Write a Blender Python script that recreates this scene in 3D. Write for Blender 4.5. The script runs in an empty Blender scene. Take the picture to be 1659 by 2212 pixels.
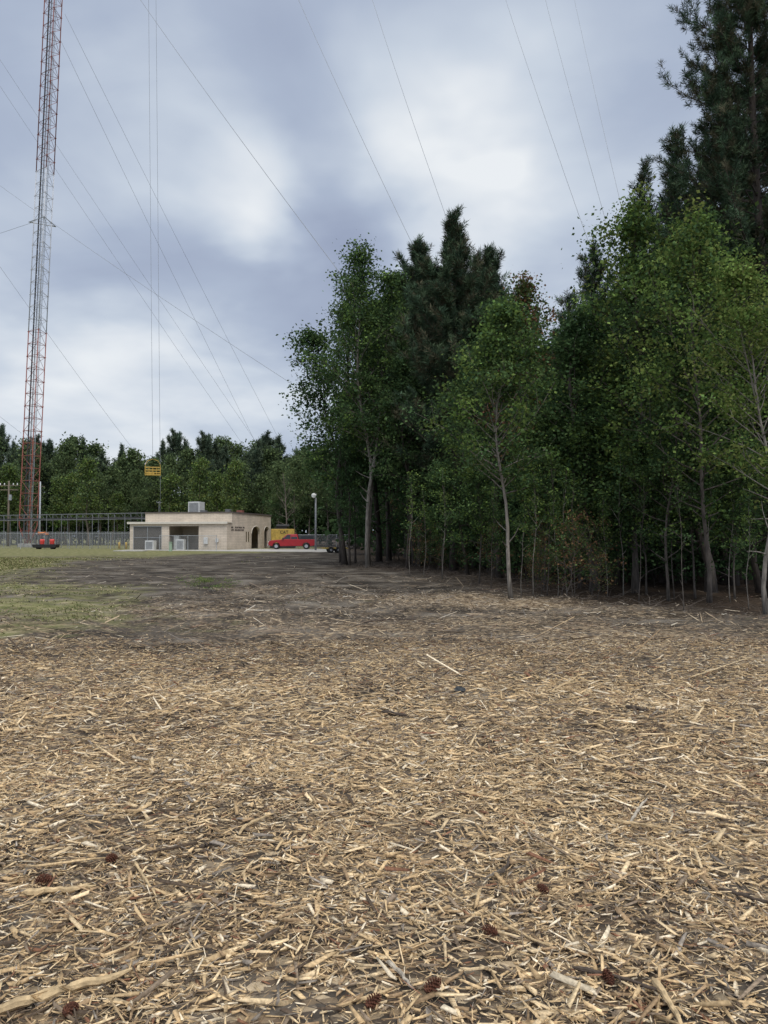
import bpy, math, random
import numpy as np
from mathutils import Vector, Matrix
PI=math.pi; R=math.radians
C=bpy.context.scene.collection
rng=np.random.default_rng(7); random.seed(7)
F=1660.; CX=829.5; CY=1106.; TH=math.atan(51/1660.); CH=1.7
def P(px,py,d):
    x=(px-CX)/F; y=(CY-py)/F
    D=Vector((x,math.cos(TH)-y*math.sin(TH),math.sin(TH)+y*math.cos(TH)))
    k=d/D.y
    return Vector((D.x*k,d,CH+D.z*k))
def X(px,d): return (px-CX)/F*d
def GD(py): return CH*F/(py-1157.)
def hgt(x,y):
    x=np.asarray(x,float); y=np.asarray(y,float)
    fade=np.clip((42-np.hypot(x,y))/20,0,1)
    return fade*0.028*(np.sin(1.3*x+.7*y)+np.sin(2.1*y-1.1*x+2)+.6*np.sin(4.3*x+2.1*y+1)+.5*np.sin(.4*x-.55*y))
def G(px,py):
    d=GD(py); x=X(px,d); return Vector((x,d,float(hgt(x,d))))
# ---------------------------------------------------------------- materials
def nt(m): m.use_nodes=True; return m.node_tree.nodes,m.node_tree.links
def mat(name,col,rough=.8,metal=0,var=.25,scale=6,bump=.0,alpha=None,emis=None,stretch=None):
    m=bpy.data.materials.new(name); n,l=nt(m); b=n['Principled BSDF']
    b.inputs['Roughness'].default_value=rough; b.inputs['Metallic'].default_value=metal
    tc=n.new('ShaderNodeTexCoord'); no=n.new('ShaderNodeTexNoise'); no.inputs['Scale'].default_value=scale; no.inputs['Detail'].default_value=5
    src=tc.outputs['Object']
    if stretch:
        mp=n.new('ShaderNodeMapping'); mp.inputs['Scale'].default_value=stretch; l.new(src,mp.inputs[0]); src=mp.outputs[0]
    l.new(src,no.inputs['Vector'])
    rp=n.new('ShaderNodeValToRGB'); rp.color_ramp.elements[0].position=.3; rp.color_ramp.elements[1].position=.7
    rp.color_ramp.elements[0].color=[c*(1-var) for c in col]+[1]; rp.color_ramp.elements[1].color=[min(1,c*(1+var)) for c in col]+[1]
    l.new(no.outputs['Fac'],rp.inputs[0]); l.new(rp.outputs[0],b.inputs['Base Color'])
    if bump:
        bp=n.new('ShaderNodeBump'); bp.inputs['Strength'].default_value=bump; bp.inputs['Distance'].default_value=.02
        l.new(no.outputs['Fac'],bp.inputs['Height']); l.new(bp.outputs[0],b.inputs['Normal'])
    if alpha is not None: b.inputs['Alpha'].default_value=alpha
    return m
def leafmat(name,trans=.3):
    m=bpy.data.materials.new(name); n,l=nt(m); n.remove(n['Principled BSDF']); out=n['Material Output']
    a=n.new('ShaderNodeAttribute'); a.attribute_name='Col'
    d=n.new('ShaderNodeBsdfDiffuse'); l.new(a.outputs['Color'],d.inputs[0])
    if trans==0: l.new(d.outputs[0],out.inputs[0]); return m
    t=n.new('ShaderNodeBsdfTranslucent'); mx=n.new('ShaderNodeMixShader'); mx.inputs[0].default_value=trans
    l.new(a.outputs['Color'],t.inputs[0]); l.new(d.outputs[0],mx.inputs[1]); l.new(t.outputs[0],mx.inputs[2]); l.new(mx.outputs[0],out.inputs[0])
    return m
def colmat(name,rough=.85):
    m=bpy.data.materials.new(name); n,l=nt(m); b=n['Principled BSDF']; b.inputs['Roughness'].default_value=rough; b.inputs['Specular IOR Level'].default_value=.2
    a=n.new('ShaderNodeAttribute'); a.attribute_name='Col'
    tc=n.new('ShaderNodeTexCoord'); no=n.new('ShaderNodeTexNoise'); no.inputs['Scale'].default_value=70; no.inputs['Detail'].default_value=4
    l.new(tc.outputs['Object'],no.inputs['Vector'])
    mr=n.new('ShaderNodeMapRange'); mr.inputs[1].default_value=.3; mr.inputs[2].default_value=.7; mr.inputs[3].default_value=.62; mr.inputs[4].default_value=1.25
    l.new(no.outputs['Fac'],mr.inputs[0])
    vm=n.new('ShaderNodeVectorMath'); vm.operation='SCALE'; l.new(a.outputs['Color'],vm.inputs[0]); l.new(mr.outputs[0],vm.inputs['Scale']); l.new(vm.outputs[0],b.inputs['Base Color'])
    return m
M={}
M['leaf']=leafmat('leaf',.35); M['needle']=leafmat('needle',0); M['chip']=colmat('chip'); M['grassblade']=leafmat('grassblade',0)
M['bark_pale']=mat('bark_pale',(.19,.17,.145),.9,0,.5,5,.6,stretch=(3,3,.6))
M['bark_mid']=mat('bark_mid',(.095,.08,.067),.9,0,.5,5,.6,stretch=(3,3,.6))
M['bark_dark']=mat('bark_dark',(.055,.044,.036),.95,0,.5,5,.8,stretch=(3,3,.6))
M['bark_far']=mat('bark_far',(.15,.125,.105),.95,0,.4,2)
M['twig']=mat('twig',(.12,.095,.075),.95,0,.5,2)
M['red_steel']=mat('red_steel',(.25,.08,.062),.75,0,.35,2)
M['white_steel']=mat('white_steel',(.48,.50,.54),.55,0,.15,2)
M['galv']=mat('galv',(.36,.38,.40),.5,.4,.2,3)
M['galv_dark']=mat('galv_dark',(.20,.21,.225),.6,.3,.2,3)
M['black']=mat('black',(.02,.02,.022),.6,0,.3,4)
M['cable']=mat('cable',(.03,.03,.035),.6,0,.2,4)
M['wire']=mat('wire',(.26,.28,.31),.6,.0,.1,1)
M['yellow']=mat('yellow',(.50,.34,.07),.55,0,.25,3)
M['cream_metal']=mat('cream_metal',(.62,.58,.5),.6,0,.08,3)
M['fascia']=mat('fascia',(.10,.085,.075),.7,0,.2,3)
M['concrete']=mat('concrete',(.38,.365,.34),.9,0,.18,1.5,.2)
M['ac']=mat('ac',(.55,.56,.55),.55,0,.12,3)
M['acdark']=mat('acdark',(.12,.125,.13),.6,0,.2,8)
M['glass']=mat('glass',(.02,.025,.03),.08,0,.1,2)
M['red_paint']=mat('red_paint',(.32,.012,.018),.3,0,.1,2)
M['rubber']=mat('rubber',(.02,.02,.02),.9,0,.2,9)
M['rim']=mat('rim',(.5,.5,.52),.35,.8,.1,4)
M['chrome']=mat('chrome',(.6,.6,.62),.2,.9,.05,4)
M['amber']=mat('amber',(.5,.02,.02),.3,0,.05,4)
M['lampglass']=mat('lampglass',(.8,.82,.82),.2,0,.03,4)
M['wood_pole']=mat('wood_pole',(.16,.13,.10),.9,0,.3,3,.3,stretch=(4,4,.4))
M['orange']=mat('orange',(.55,.17,.04),.5,0,.2,4)
M['drum']=mat('drum',(.60,.06,.05),.45,0,.1,4)
M['green_box']=mat('green_box',(.30,.40,.30),.6,0,.1,4)
M['door_red']=mat('door_red',(.20,.07,.05),.6,0,.2,3)
M['mesh_panel']=mat('mesh_panel',(.20,.19,.18),.7,.2,.2,30,alpha=.62)
M['chainlink']=mat('chainlink',(.36,.37,.38),.6,.3,.2,3,alpha=.18)
M['stick_grey']=mat('stick_grey',(.42,.37,.30),.9,0,.5,30,.6)
M['stick_pale']=mat('stick_pale',(.50,.37,.21),.9,0,.4,25,.8)
M['stick_dark']=mat('stick_dark',(.07,.052,.04),.95,0,.4,30,.8)
M['cone']=mat('cone',(.10,.035,.018),.85,0,.45,60)
M['stone']=mat('stone',(.035,.04,.045),.8,0,.4,30,.6)
def blockmat():
    m=bpy.data.materials.new('block_wall'); n,l=nt(m); b=n['Principled BSDF']; b.inputs['Roughness'].default_value=.9
    tc=n.new('ShaderNodeTexCoord'); s=n.new('ShaderNodeSeparateXYZ'); l.new(tc.outputs['Object'],s.inputs[0])
    a=n.new('ShaderNodeMath'); a.operation='ADD'; l.new(s.outputs[0],a.inputs[0]); l.new(s.outputs[1],a.inputs[1])
    c=n.new('ShaderNodeCombineXYZ'); l.new(a.outputs[0],c.inputs[0]); l.new(s.outputs[2],c.inputs[1])
    br=n.new('ShaderNodeTexBrick'); br.inputs['Scale'].default_value=1; br.inputs['Brick Width'].default_value=.8; br.inputs['Row Height'].default_value=.2
    br.inputs['Mortar Size'].default_value=.016; br.inputs['Color1'].default_value=(.66,.57,.47,1); br.inputs['Color2'].default_value=(.58,.50,.41,1); br.inputs['Mortar'].default_value=(.42,.36,.29,1)
    l.new(c.outputs[0],br.inputs['Vector'])
    no=n.new('ShaderNodeTexNoise'); no.inputs['Scale'].default_value=.7; no.inputs['Detail'].default_value=6; l.new(tc.outputs['Object'],no.inputs['Vector'])
    mr=n.new('ShaderNodeMapRange'); mr.inputs[1].default_value=.3; mr.inputs[2].default_value=.7; mr.inputs[3].default_value=.85; mr.inputs[4].default_value=1.1; l.new(no.outputs['Fac'],mr.inputs[0])
    vm=n.new('ShaderNodeVectorMath'); vm.operation='SCALE'; l.new(br.outputs['Color'],vm.inputs[0]); l.new(mr.outputs[0],vm.inputs['Scale']); l.new(vm.outputs[0],b.inputs['Base Color'])
    return m
M['block']=blockmat()
# ---------------------------------------------------------------- mesh helpers
class MB:
    def __init__(s): s.v=[]; s.f=[]
    def add(s,vs,fs):
        o=len(s.v); s.v+=[tuple(v) for v in vs]; s.f+=[tuple(i+o for i in f) for f in fs]; return s
    def box(s,x0,x1,y0,y1,z0,z1,tx=0,ty=0):
        v=[(x0,y0,z0),(x1,y0,z0),(x1,y1,z0),(x0,y1,z0),(x0+tx,y0+ty,z1),(x1-tx,y0+ty,z1),(x1-tx,y1-ty,z1),(x0+tx,y1-ty,z1)]
        return s.add(v,[(0,3,2,1),(4,5,6,7),(0,1,5,4),(1,2,6,5),(2,3,7,6),(3,0,4,7)])
    def tube(s,pts,rad,n=6,cap=True):
        pts=[Vector(p) for p in pts]; k=len(pts)
        if not hasattr(rad,'__len__'): rad=[rad]*k
        vs=[]
        for i,p in enumerate(pts):
            t=(pts[min(i+1,k-1)]-pts[max(i-1,0)])
            if t.length<1e-9: t=Vector((0,0,1))
            t.normalize()
            a=Vector((1,0,0)) if abs(t.x)<.8 else Vector((0,1,0))
            u=t.cross(a).normalized(); w=t.cross(u)
            for j in range(n):
                q=2*PI*j/n; vs.append(p+(u*math.cos(q)+w*math.sin(q))*rad[i])
        fs=[(i*n+j,i*n+(j+1)%n,(i+1)*n+(j+1)%n,(i+1)*n+j) for i in range(k-1) for j in range(n)]
        if cap: fs+= [tuple(range(n))[::-1],tuple((k-1)*n+j for j in range(n))]
        return s.add(vs,fs)
    def prism(s,poly,y0,y1):
        n=len(poly); v=[(x,y0,z) for x,z in poly]+[(x,y1,z) for x,z in poly]
        return s.add(v,[tuple(range(n)),tuple(range(2*n-1,n-1,-1))]+[(i,i+n,(i+1)%n+n,(i+1)%n) for i in range(n)])
    def build(s,name,m,parent=None,smooth=False,bevel=0):
        me=bpy.data.meshes.new(name); me.from_pydata(s.v,[],s.f); me.materials.append(m)
        if smooth: me.polygons.foreach_set('use_smooth',[True]*len(me.polygons))
        me.update(); o=bpy.data.objects.new(name,me); C.objects.link(o)
        if parent: o.parent=parent
        if bevel:
            b=o.modifiers.new('b','BEVEL'); b.width=bevel; b.segments=2; b.limit_method='ANGLE'
        return o
def npmesh(name,verts,nper,faces_local,cols,m):
    N=verts.shape[0]; me=bpy.data.meshes.new(name); fl=np.array(faces_local,dtype=np.int64); nf=len(fl)
    me.vertices.add(N*nper); me.vertices.foreach_set('co',verts.astype(np.float32).ravel())
    idx=(np.arange(N)[:,None,None]*nper+fl[None]).astype(np.int32).ravel()
    me.loops.add(len(idx)); me.loops.foreach_set('vertex_index',idx)
    me.polygons.add(N*nf); me.polygons.foreach_set('loop_start',(np.arange(N*nf)*4).astype(np.int32))
    me.update(calc_edges=True)
    ca=me.color_attributes.new('Col','FLOAT_COLOR','POINT')
    if cols.ndim==2: cols=np.repeat(cols[:,None,:],nper,1)
    rgba=np.ones((N*nper,4),np.float32); rgba[:,:3]=cols.reshape(-1,3)
    ca.data.foreach_set('color',rgba.ravel()); me.materials.append(m)
    return me
def unit(a): return a/np.maximum(np.linalg.norm(a,axis=-1,keepdims=True),1e-9)
def obj(name,me,parent=None,loc=None):
    o=bpy.data.objects.new(name,me); C.objects.link(o)
    if parent: o.parent=parent
    if loc is not None: o.location=loc
    return o
def tag(o,label,cat,group=None,kind=None):
    if label: o['label']=label
    if cat: o['category']=cat
    if group: o['group']=group
    if kind: o['kind']=kind
    return o
def thing(name,label,cat,loc=(0,0,0),rotz=0,group=None,scale=None):
    o=bpy.data.objects.new(name,None); C.objects.link(o); o.location=loc; o.rotation_euler=(0,0,rotz)
    if scale: o.scale=scale
    return tag(o,label,cat,group)
# ---------------------------------------------------------------- zones
EDd=np.array([0,10,14,16,18,20.5,22,34,40,43,60,75,95,110,125,150,400.]); EDx=np.array([11,9.5,8.6,7.9,6.4,3.6,3.3,2.4,-1.1,-2.3,-2.4,-2.8,-5.0,-8,-13,-17,-40.])
def edgeX(d): return np.interp(d,EDd,EDx)
gb=[(1170,900),(1190,700),(1197,430),(1205,260),(1215,170),(1235,120),(1255,150),(1270,250),(1285,310),(1300,310),(1318,210),(1335,310),(1350,350),(1362,250),(1374,130),(1383,-80),(1390,-600),(1420,-2500)]
gbd=np.array([GD(b[0]) for b in gb][::-1]); gbx=np.array([X(b[1],GD(b[0])) for b in gb][::-1])
def snoise(x,y,s,seed=0):
    r=np.random.default_rng(seed); v=0
    for k in range(9):
        a=r.uniform(0,2*PI); f=s*r.uniform(.5,2.2); v=v+np.sin(f*(x*math.cos(a)+y*math.sin(a))+r.uniform(0,6))
    return v/7
def zones(x,y):
    yy=np.maximum(y,.5)
    w=.6+.03*yy
    grass=1/(1+np.exp(-np.clip((np.interp(yy,gbd,gbx)-x+1.4*w*snoise(x,y,1.6/(1+yy*.02),3))/w*1.1,-30,30)))
    grass=grass*np.clip((yy-gbd[0]-.3+.6*snoise(x,y,2.,33))/1.6,0,1)
    bare=np.clip(.42+1.5*snoise(x*.45,y*.8,.9/(1+yy*.008),31),0,1)*np.interp(yy,[10,60,75],[.65,.5,.1])
    grass=grass*(1-bare)
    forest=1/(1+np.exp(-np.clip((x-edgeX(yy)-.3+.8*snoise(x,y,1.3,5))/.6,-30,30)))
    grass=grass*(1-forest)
    chips=np.interp(yy,[0,7.5,9.5,12,15,20,24,40,60,80],[1,1,.86,.66,.50,.42,.34,.20,.11,0])+np.interp(yy,[8,13],[.14,.3])*snoise(x,y,.9,8)
    dark=np.exp(-((x+7)/7)**2-((yy-38)/18)**2)+.6*np.exp(-((x+3.5)/3.5)**2-((yy-12.5)/3)**2)
    chips=chips-.28*dark+.65*np.exp(-((x-3.2)/3.2)**2-((yy-20.2)/1.8)**2)
    chips=np.clip(chips,0,1)*(1-forest*.8)
    return grass,forest,chips
# ---------------------------------------------------------------- ground
def axis(lo,hi,step,far,g=1.12):
    a=list(np.arange(lo,hi,step)); s=step; v=hi
    while v<far: a.append(v); s*=g; v+=s
    s=step; v=lo-step
    while v>-far: a.insert(0,v); s*=g; v-=s
    return np.array(a)
gx=axis(-14,12,.14,1600,1.08); gy=axis(1,34,.14,1600,1.08)
GX,GY=np.meshgrid(gx,gy); GZ=hgt(GX,GY)
nx,ny=len(gx),len(gy)
me=bpy.data.meshes.new('ground'); me.vertices.add(nx*ny); me.vertices.foreach_set('co',np.stack([GX,GY,GZ],-1).astype(np.float32).ravel())
I,J=np.meshgrid(np.arange(nx-1),np.arange(ny-1)); b0=(J*nx+I).ravel()
q=np.stack([b0,b0+1,b0+nx+1,b0+nx],-1).astype(np.int32)
me.loops.add(q.size); me.loops.foreach_set('vertex_index',q.ravel()); me.polygons.add(len(q)); me.polygons.foreach_set('loop_start',(np.arange(len(q))*4).astype(np.int32))
me.polygons.foreach_set('use_smooth',np.ones(len(q),bool)); me.update(calc_edges=True)
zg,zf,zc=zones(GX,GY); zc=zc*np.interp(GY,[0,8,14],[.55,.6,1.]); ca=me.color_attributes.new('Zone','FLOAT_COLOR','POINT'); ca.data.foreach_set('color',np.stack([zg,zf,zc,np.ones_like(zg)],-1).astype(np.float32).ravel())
def groundmat():
    m=bpy.data.materials.new('ground'); n,l=nt(m); b=n['Principled BSDF']; b.inputs['Roughness'].default_value=.95; b.inputs['Specular IOR Level'].default_value=.1
    tc=n.new('ShaderNodeTexCoord'); O=tc.outputs['Object']
    at=n.new('ShaderNodeAttribute'); at.attribute_name='Zone'; sp=n.new('ShaderNodeSeparateColor'); l.new(at.outputs['Color'],sp.inputs[0])
    def noise(s,d=5,dist=0):
        x=n.new('ShaderNodeTexNoise'); x.inputs['Scale'].default_value=s; x.inputs['Detail'].default_value=d; x.inputs['Distortion'].default_value=dist; l.new(O,x.inputs['Vector']); return x.outputs['Fac']
    def ramp(f,stops):
        r=n.new('ShaderNodeValToRGB'); e=r.color_ramp.elements
        while len(e)<len(stops): e.new(.5)
        for k,(p,c) in enumerate(stops): e[k].position=p; e[k].color=(*c,1)
        l.new(f,r.inputs[0]); return r.outputs[0]
    def mix(f,a,c):
        x=n.new('ShaderNodeMix'); x.data_type='RGBA'; l.new(f,x.inputs[0]); l.new(a,x.inputs[6]); l.new(c,x.inputs[7]); return x.outputs[2]
    def mth(op,a,c):
        x=n.new('ShaderNodeMath'); x.operation=op
        for k,v in enumerate((a,c)):
            if isinstance(v,(int,float)): x.inputs[k].default_value=v
            else: l.new(v,x.inputs[k])
        return x.outputs[0]
    soil=ramp(noise(.7,14,.4),[(.34,(.032,.028,.024)),(.46,(.062,.052,.043)),(.56,(.10,.086,.072)),(.68,(.19,.17,.145))])
    mp=n.new('ShaderNodeMapping'); mp.inputs['Scale'].default_value=(14,30,20); mp.inputs['Rotation'].default_value=(0,0,.3); l.new(O,mp.inputs[0])
    vo=n.new('ShaderNodeTexVoronoi'); vo.inputs['Scale'].default_value=1; l.new(mp.outputs[0],vo.inputs['Vector'])
    sv=n.new('ShaderNodeSeparateColor'); l.new(vo.outputs['Color'],sv.inputs[0])
    chipc=ramp(sv.outputs[0],[(0,(.07,.052,.038)),(.35,(.17,.12,.08)),(.6,(.33,.245,.155)),(.9,(.54,.43,.29))])
    thr=mth('ADD',mth('MULTIPLY',noise(2.5,6),.9),mth('MULTIPLY',sv.outputs[1],.55))
    cf=n.new('ShaderNodeMapRange'); cf.inputs[3].default_value=0; cf.inputs[4].default_value=1; cf.inputs[1].default_value=.45; cf.inputs[2].default_value=.85
    l.new(mth('SUBTRACT',mth('ADD',mth('MULTIPLY',sp.outputs[2],.95),.45),mth('SUBTRACT',thr,.35)),cf.inputs[0])
    c1=mix(cf.outputs[0],soil,chipc)
    gr=ramp(noise(2.2,10),[(.28,(.08,.085,.035)),(.44,(.14,.145,.06)),(.56,(.205,.195,.095)),(.72,(.29,.255,.155))])
    gsel=n.new('ShaderNodeMapRange'); gsel.inputs[1].default_value=.22; gsel.inputs[2].default_value=.76
    l.new(mth('ADD',sp.outputs[0],mth('MULTIPLY',mth('SUBTRACT',noise(1.6,10),.5),1.5)),gsel.inputs[0])
    c2=mix(gsel.outputs[0],c1,gr)
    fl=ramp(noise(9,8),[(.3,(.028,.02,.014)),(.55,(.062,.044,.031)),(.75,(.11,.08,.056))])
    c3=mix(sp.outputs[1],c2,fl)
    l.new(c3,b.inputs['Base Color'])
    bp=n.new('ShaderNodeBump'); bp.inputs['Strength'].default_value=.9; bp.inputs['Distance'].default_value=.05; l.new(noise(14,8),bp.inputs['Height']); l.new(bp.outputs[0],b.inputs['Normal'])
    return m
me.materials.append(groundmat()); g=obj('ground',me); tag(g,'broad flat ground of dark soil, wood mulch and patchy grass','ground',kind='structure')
# ---------------------------------------------------------------- wood chips
def chipset(N,d0,d1,Lm,pale,solid=True,Wr=(.10,.34),maxW=.026,zmax=.028,kmin=.1,sig=.6):
    d=np.sqrt(rng.uniform(d0*d0,d1*d1,N)); x=rng.uniform(-1,1,N)*(.56*d+.7)
    zg,zf,zc=zones(x,d)
    gap=np.clip(.85+.6*snoise(x,d,4.5,41)+.4*snoise(x,d,11,42),.45,1)
    keep=(rng.random(N)<(kmin+.9*np.clip(zc*1.1,0,1))*gap)&(rng.random(N)>np.clip(zg*1.3,0,.9))&(rng.random(N)>zf*.75)
    d=d[keep];x=x[keep];zc=zc[keep];N=len(d)
    L=np.clip(rng.lognormal(math.log(Lm),sig,N),.010,Lm*4.); W=np.clip(L*rng.uniform(Wr[0],Wr[1],N),.0025,maxW); T=W*rng.uniform(.15,.4,N)
    yaw=rng.normal(0,1.15,N)+.1; pit=rng.normal(0,.18,N); rol=rng.normal(0,.4,N)
    a=np.stack([np.cos(yaw)*np.cos(pit),np.sin(yaw)*np.cos(pit),np.sin(pit)],-1)
    b=np.stack([-np.sin(yaw),np.cos(yaw),np.zeros(N)],-1); nn=np.cross(a,b)
    b=b*np.cos(rol)[:,None]+nn*np.sin(rol)[:,None]; nn=np.cross(a,b)
    c=np.stack([x,d,hgt(x,d)+rng.uniform(.002,zmax,N)+np.abs(np.sin(pit))*L*.3],-1)
    Lh=L[:,None]/2; Wh=W[:,None]/2; t1=rng.uniform(.1,1,(N,1)); t2=rng.uniform(.1,1,(N,1)); sk=rng.uniform(-.25,.25,(N,1))*Lh
    top=[c-a*(Lh+sk)-b*Wh*t1, c+a*(Lh-sk)-b*Wh*t2, c+a*(Lh+sk)+b*Wh*t2*rng.uniform(.5,1,(N,1)), c-a*(Lh-sk)+b*Wh*t1]
    pal=np.array([(.71,.545,.335),(.62,.45,.255),(.51,.36,.20),(.80,.68,.50),(.35,.24,.14),(.25,.19,.135),(.11,.08,.057),(.28,.24,.20),(.25,.125,.075)])
    clump=snoise(x,d,1.6,11)+.6*snoise(x,d,5,12)
    white=np.exp(-((x-3.2)/3.2)**2-((d-20.2)/1.6)**2)
    pl=np.clip(pale(d)+.27*clump+.5*white,0.03,.97)
    isp=rng.random(N)<pl
    kp=rng.choice([0,1,2,3],N,p=[.32,.33,.21,.14]); kd=rng.choice([4,5,6,7,8],N,p=[.34,.24,.23,.13,.06])
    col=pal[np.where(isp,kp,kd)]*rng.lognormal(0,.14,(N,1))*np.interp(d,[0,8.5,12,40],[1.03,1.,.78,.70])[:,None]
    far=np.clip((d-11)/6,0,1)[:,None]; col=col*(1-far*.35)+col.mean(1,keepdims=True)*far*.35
    nper=8 if solid else 4
    V=np.zeros((N,nper,3)); 
    for k in range(4): V[:,k]=top[k]
    if solid:
        for k in range(4): V[:,4+k]=top[k]-nn*T[:,None]
        fl=[(0,1,2,3),(0,4,5,1),(1,5,6,2),(2,6,7,3),(3,7,4,0)]
    else: fl=[(0,1,2,3)]
    cc=np.repeat(col[:,None,:],nper,1)*rng.uniform(.82,1.12,(N,nper,1))
    return V,nper,fl,cc
pn=lambda d: np.interp(d,[0,3.0,5,8,9.5,13,20,22,26,40],[.52,.58,.66,.70,.52,.36,.33,.36,.28,.24])
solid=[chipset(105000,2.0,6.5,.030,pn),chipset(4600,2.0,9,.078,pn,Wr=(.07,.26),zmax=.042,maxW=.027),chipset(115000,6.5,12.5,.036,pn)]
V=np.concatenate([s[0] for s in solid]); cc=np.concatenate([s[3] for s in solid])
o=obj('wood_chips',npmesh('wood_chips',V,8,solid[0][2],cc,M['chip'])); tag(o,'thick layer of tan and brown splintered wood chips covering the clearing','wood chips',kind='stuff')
fl4=[chipset(130000,12.3,26,.055,pn,False,kmin=.04),chipset(50000,25,60,.10,pn,False,maxW=.03,kmin=.08),chipset(50000,2,9,.045,lambda d:0*d+.3,False,Wr=(.03,.08),zmax=.03),chipset(4000,9,34,.30,lambda d:0*d+.25,False,Wr=(.04,.09),maxW=.03,zmax=.05,kmin=.5)]
V=np.concatenate([s[0] for s in fl4]); cc=np.concatenate([s[3] for s in fl4])
o=obj('mulch_debris',npmesh('mulch_debris',V,4,[(0,1,2,3)],cc,M['chip'])); tag(o,'thin scattered chips and needles over the darker soil further back','wood chips',kind='stuff')
N=170000; d=np.sqrt(rng.uniform(11**2,60**2,N)); x=rng.uniform(-.62,.1,N)*d; zg,_,_=zones(x,d)
k=rng.random(N)<np.clip((zg+.5*snoise(x,d,1.6,21)-.36)*1.15,0,.8); d=d[k];x=x[k];N=len(d)
hh=rng.uniform(.010,.038,N)*(1+d*.01); yaw=rng.uniform(0,PI,N); w=.005+.0006*d
c=np.stack([x,d,hgt(x,d)],-1); s=np.stack([np.cos(yaw)*w,np.sin(yaw)*w,0*w],-1); ln=np.stack([rng.normal(0,.9,N)*hh,rng.normal(0,.9,N)*hh,hh],-1)
V=np.stack([c-s,c+s,c+ln+s*.3,c+ln-s*.3],1)
pal=np.array([(.10,.12,.045),(.17,.175,.075),(.26,.235,.125),(.34,.29,.175)]); col=pal[rng.choice(4,N,p=[.28,.34,.25,.13])]*rng.lognormal(0,.15,(N,1))
o=obj('grass',npmesh('grass',V,4,[(0,1,2,3)],col,M['grassblade'])); tag(o,'short patchy green and yellow grass left of the mulched clearing','grass',kind='stuff')
# ---------------------------------------------------------------- trees
def rv(r): 
    v=Vector((r.gauss(0,1),r.gauss(0,1),r.gauss(0,1))); return v.normalized()
def leaves(clumps,per,size,cs,cols,seed,name,flat=.6,var=.30):
    r=np.random.default_rng(seed); cl=np.array(clumps); n=len(cl)
    cnt=int(per*1.25); c=np.repeat(cl,cnt,0); N=len(c)
    off=r.normal(0,1,(N,3))*cs*.98*np.repeat(r.uniform(.55,1.4,(n,1)),cnt,0); off[:,2]*=flat; c=c+off
    nrm=unit(r.normal(0,1,(N,3))+np.array([0,0,1.0])); u=unit(np.cross(nrm,r.normal(0,1,(N,3)))); v=np.cross(nrm,u)
    s=size*1.0*r.uniform(.5,1.35,(N,1)); 
    V=np.stack([c-u*s*.5,c+v*s*.38+nrm*s*.08,c+u*s*.5,c-v*s*.38+nrm*s*.08],1)
    base=np.array(cols)*1.22; kk=r.choice(len(base),n); bc=base[kk]*r.lognormal(0,var,(n,1)); col=np.repeat(bc,cnt,0)*r.lognormal(0,.13,(N,1))
    return npmesh(name,V,4,[(0,1,2,3)],col,M['leaf'])
def needles(tufts,axes,per,ln,w,cols,seed,name):
    r=np.random.default_rng(seed); t=np.array(tufts); ax=unit(np.array(axes)); n=len(t)
    c=np.repeat(t,per,0); A=np.repeat(ax,per,0); N=len(c)
    D=unit(A*.85+unit(r.normal(0,1,(N,3)))*.9); L=ln*r.uniform(.6,1.15,(N,1))
    p=unit(np.cross(D,r.normal(0,1,(N,3)))); c=c-A*ln*.5*r.uniform(0,2.4,(N,1))
    V=np.stack([c,c+D*L*.5+p*w,c+D*L,c+D*L*.5-p*w],1)
    base=np.array(cols)*1.25; bc=base[r.choice(len(base),n)]*r.lognormal(0,.28,(n,1)); col=np.repeat(bc,per,0)*r.lognormal(0,.2,(N,1))
    return npmesh(name,V,4,[(0,1,2,3)],col,M['needle'])
def trunkpath(r,H,wob,lean,n=12):
    pts=[]; ph=[r.uniform(0,6) for _ in range(4)]
    for i in range(n+1):
        t=i/n; x=wob*H*(.02*math.sin(t*5+ph[0])+.008*math.sin(t*13+ph[1]))-wob*H*(.02*math.sin(ph[0])+.008*math.sin(ph[1])); y=wob*H*(.02*math.sin(t*4+ph[2])+.008*math.sin(t*11+ph[3]))-wob*H*(.02*math.sin(ph[2])+.008*math.sin(ph[3]))
        pts.append(Vector((x+lean[0]*t**1.4,y+lean[1]*t**1.4,H*t*.97)))
    return pts
def at(pts,t):
    f=max(0,min(.9999,t))*(len(pts)-1); i=int(f); return pts[i].lerp(pts[i+1],f-i)
def mesh_of(mb,name,m):
    me=bpy.data.meshes.new(name); me.from_pydata(mb.v,[],mb.f); me.materials.append(m); me.polygons.foreach_set('use_smooth',[True]*len(me.polygons)); me.update(); return me
DG=[(.050,.088,.038),(.062,.102,.040),(.042,.076,.034),(.080,.122,.046)]
LG=[(.10,.155,.042),(.125,.175,.05),(.075,.125,.038),(.15,.18,.055)]
RD=[(.08,.10,.04),(.065,.10,.038),(.16,.085,.05),(.19,.115,.06),(.09,.12,.045)]
PG=[(.048,.076,.046),(.038,.062,.040),(.060,.088,.050),(.070,.068,.044)]
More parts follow.
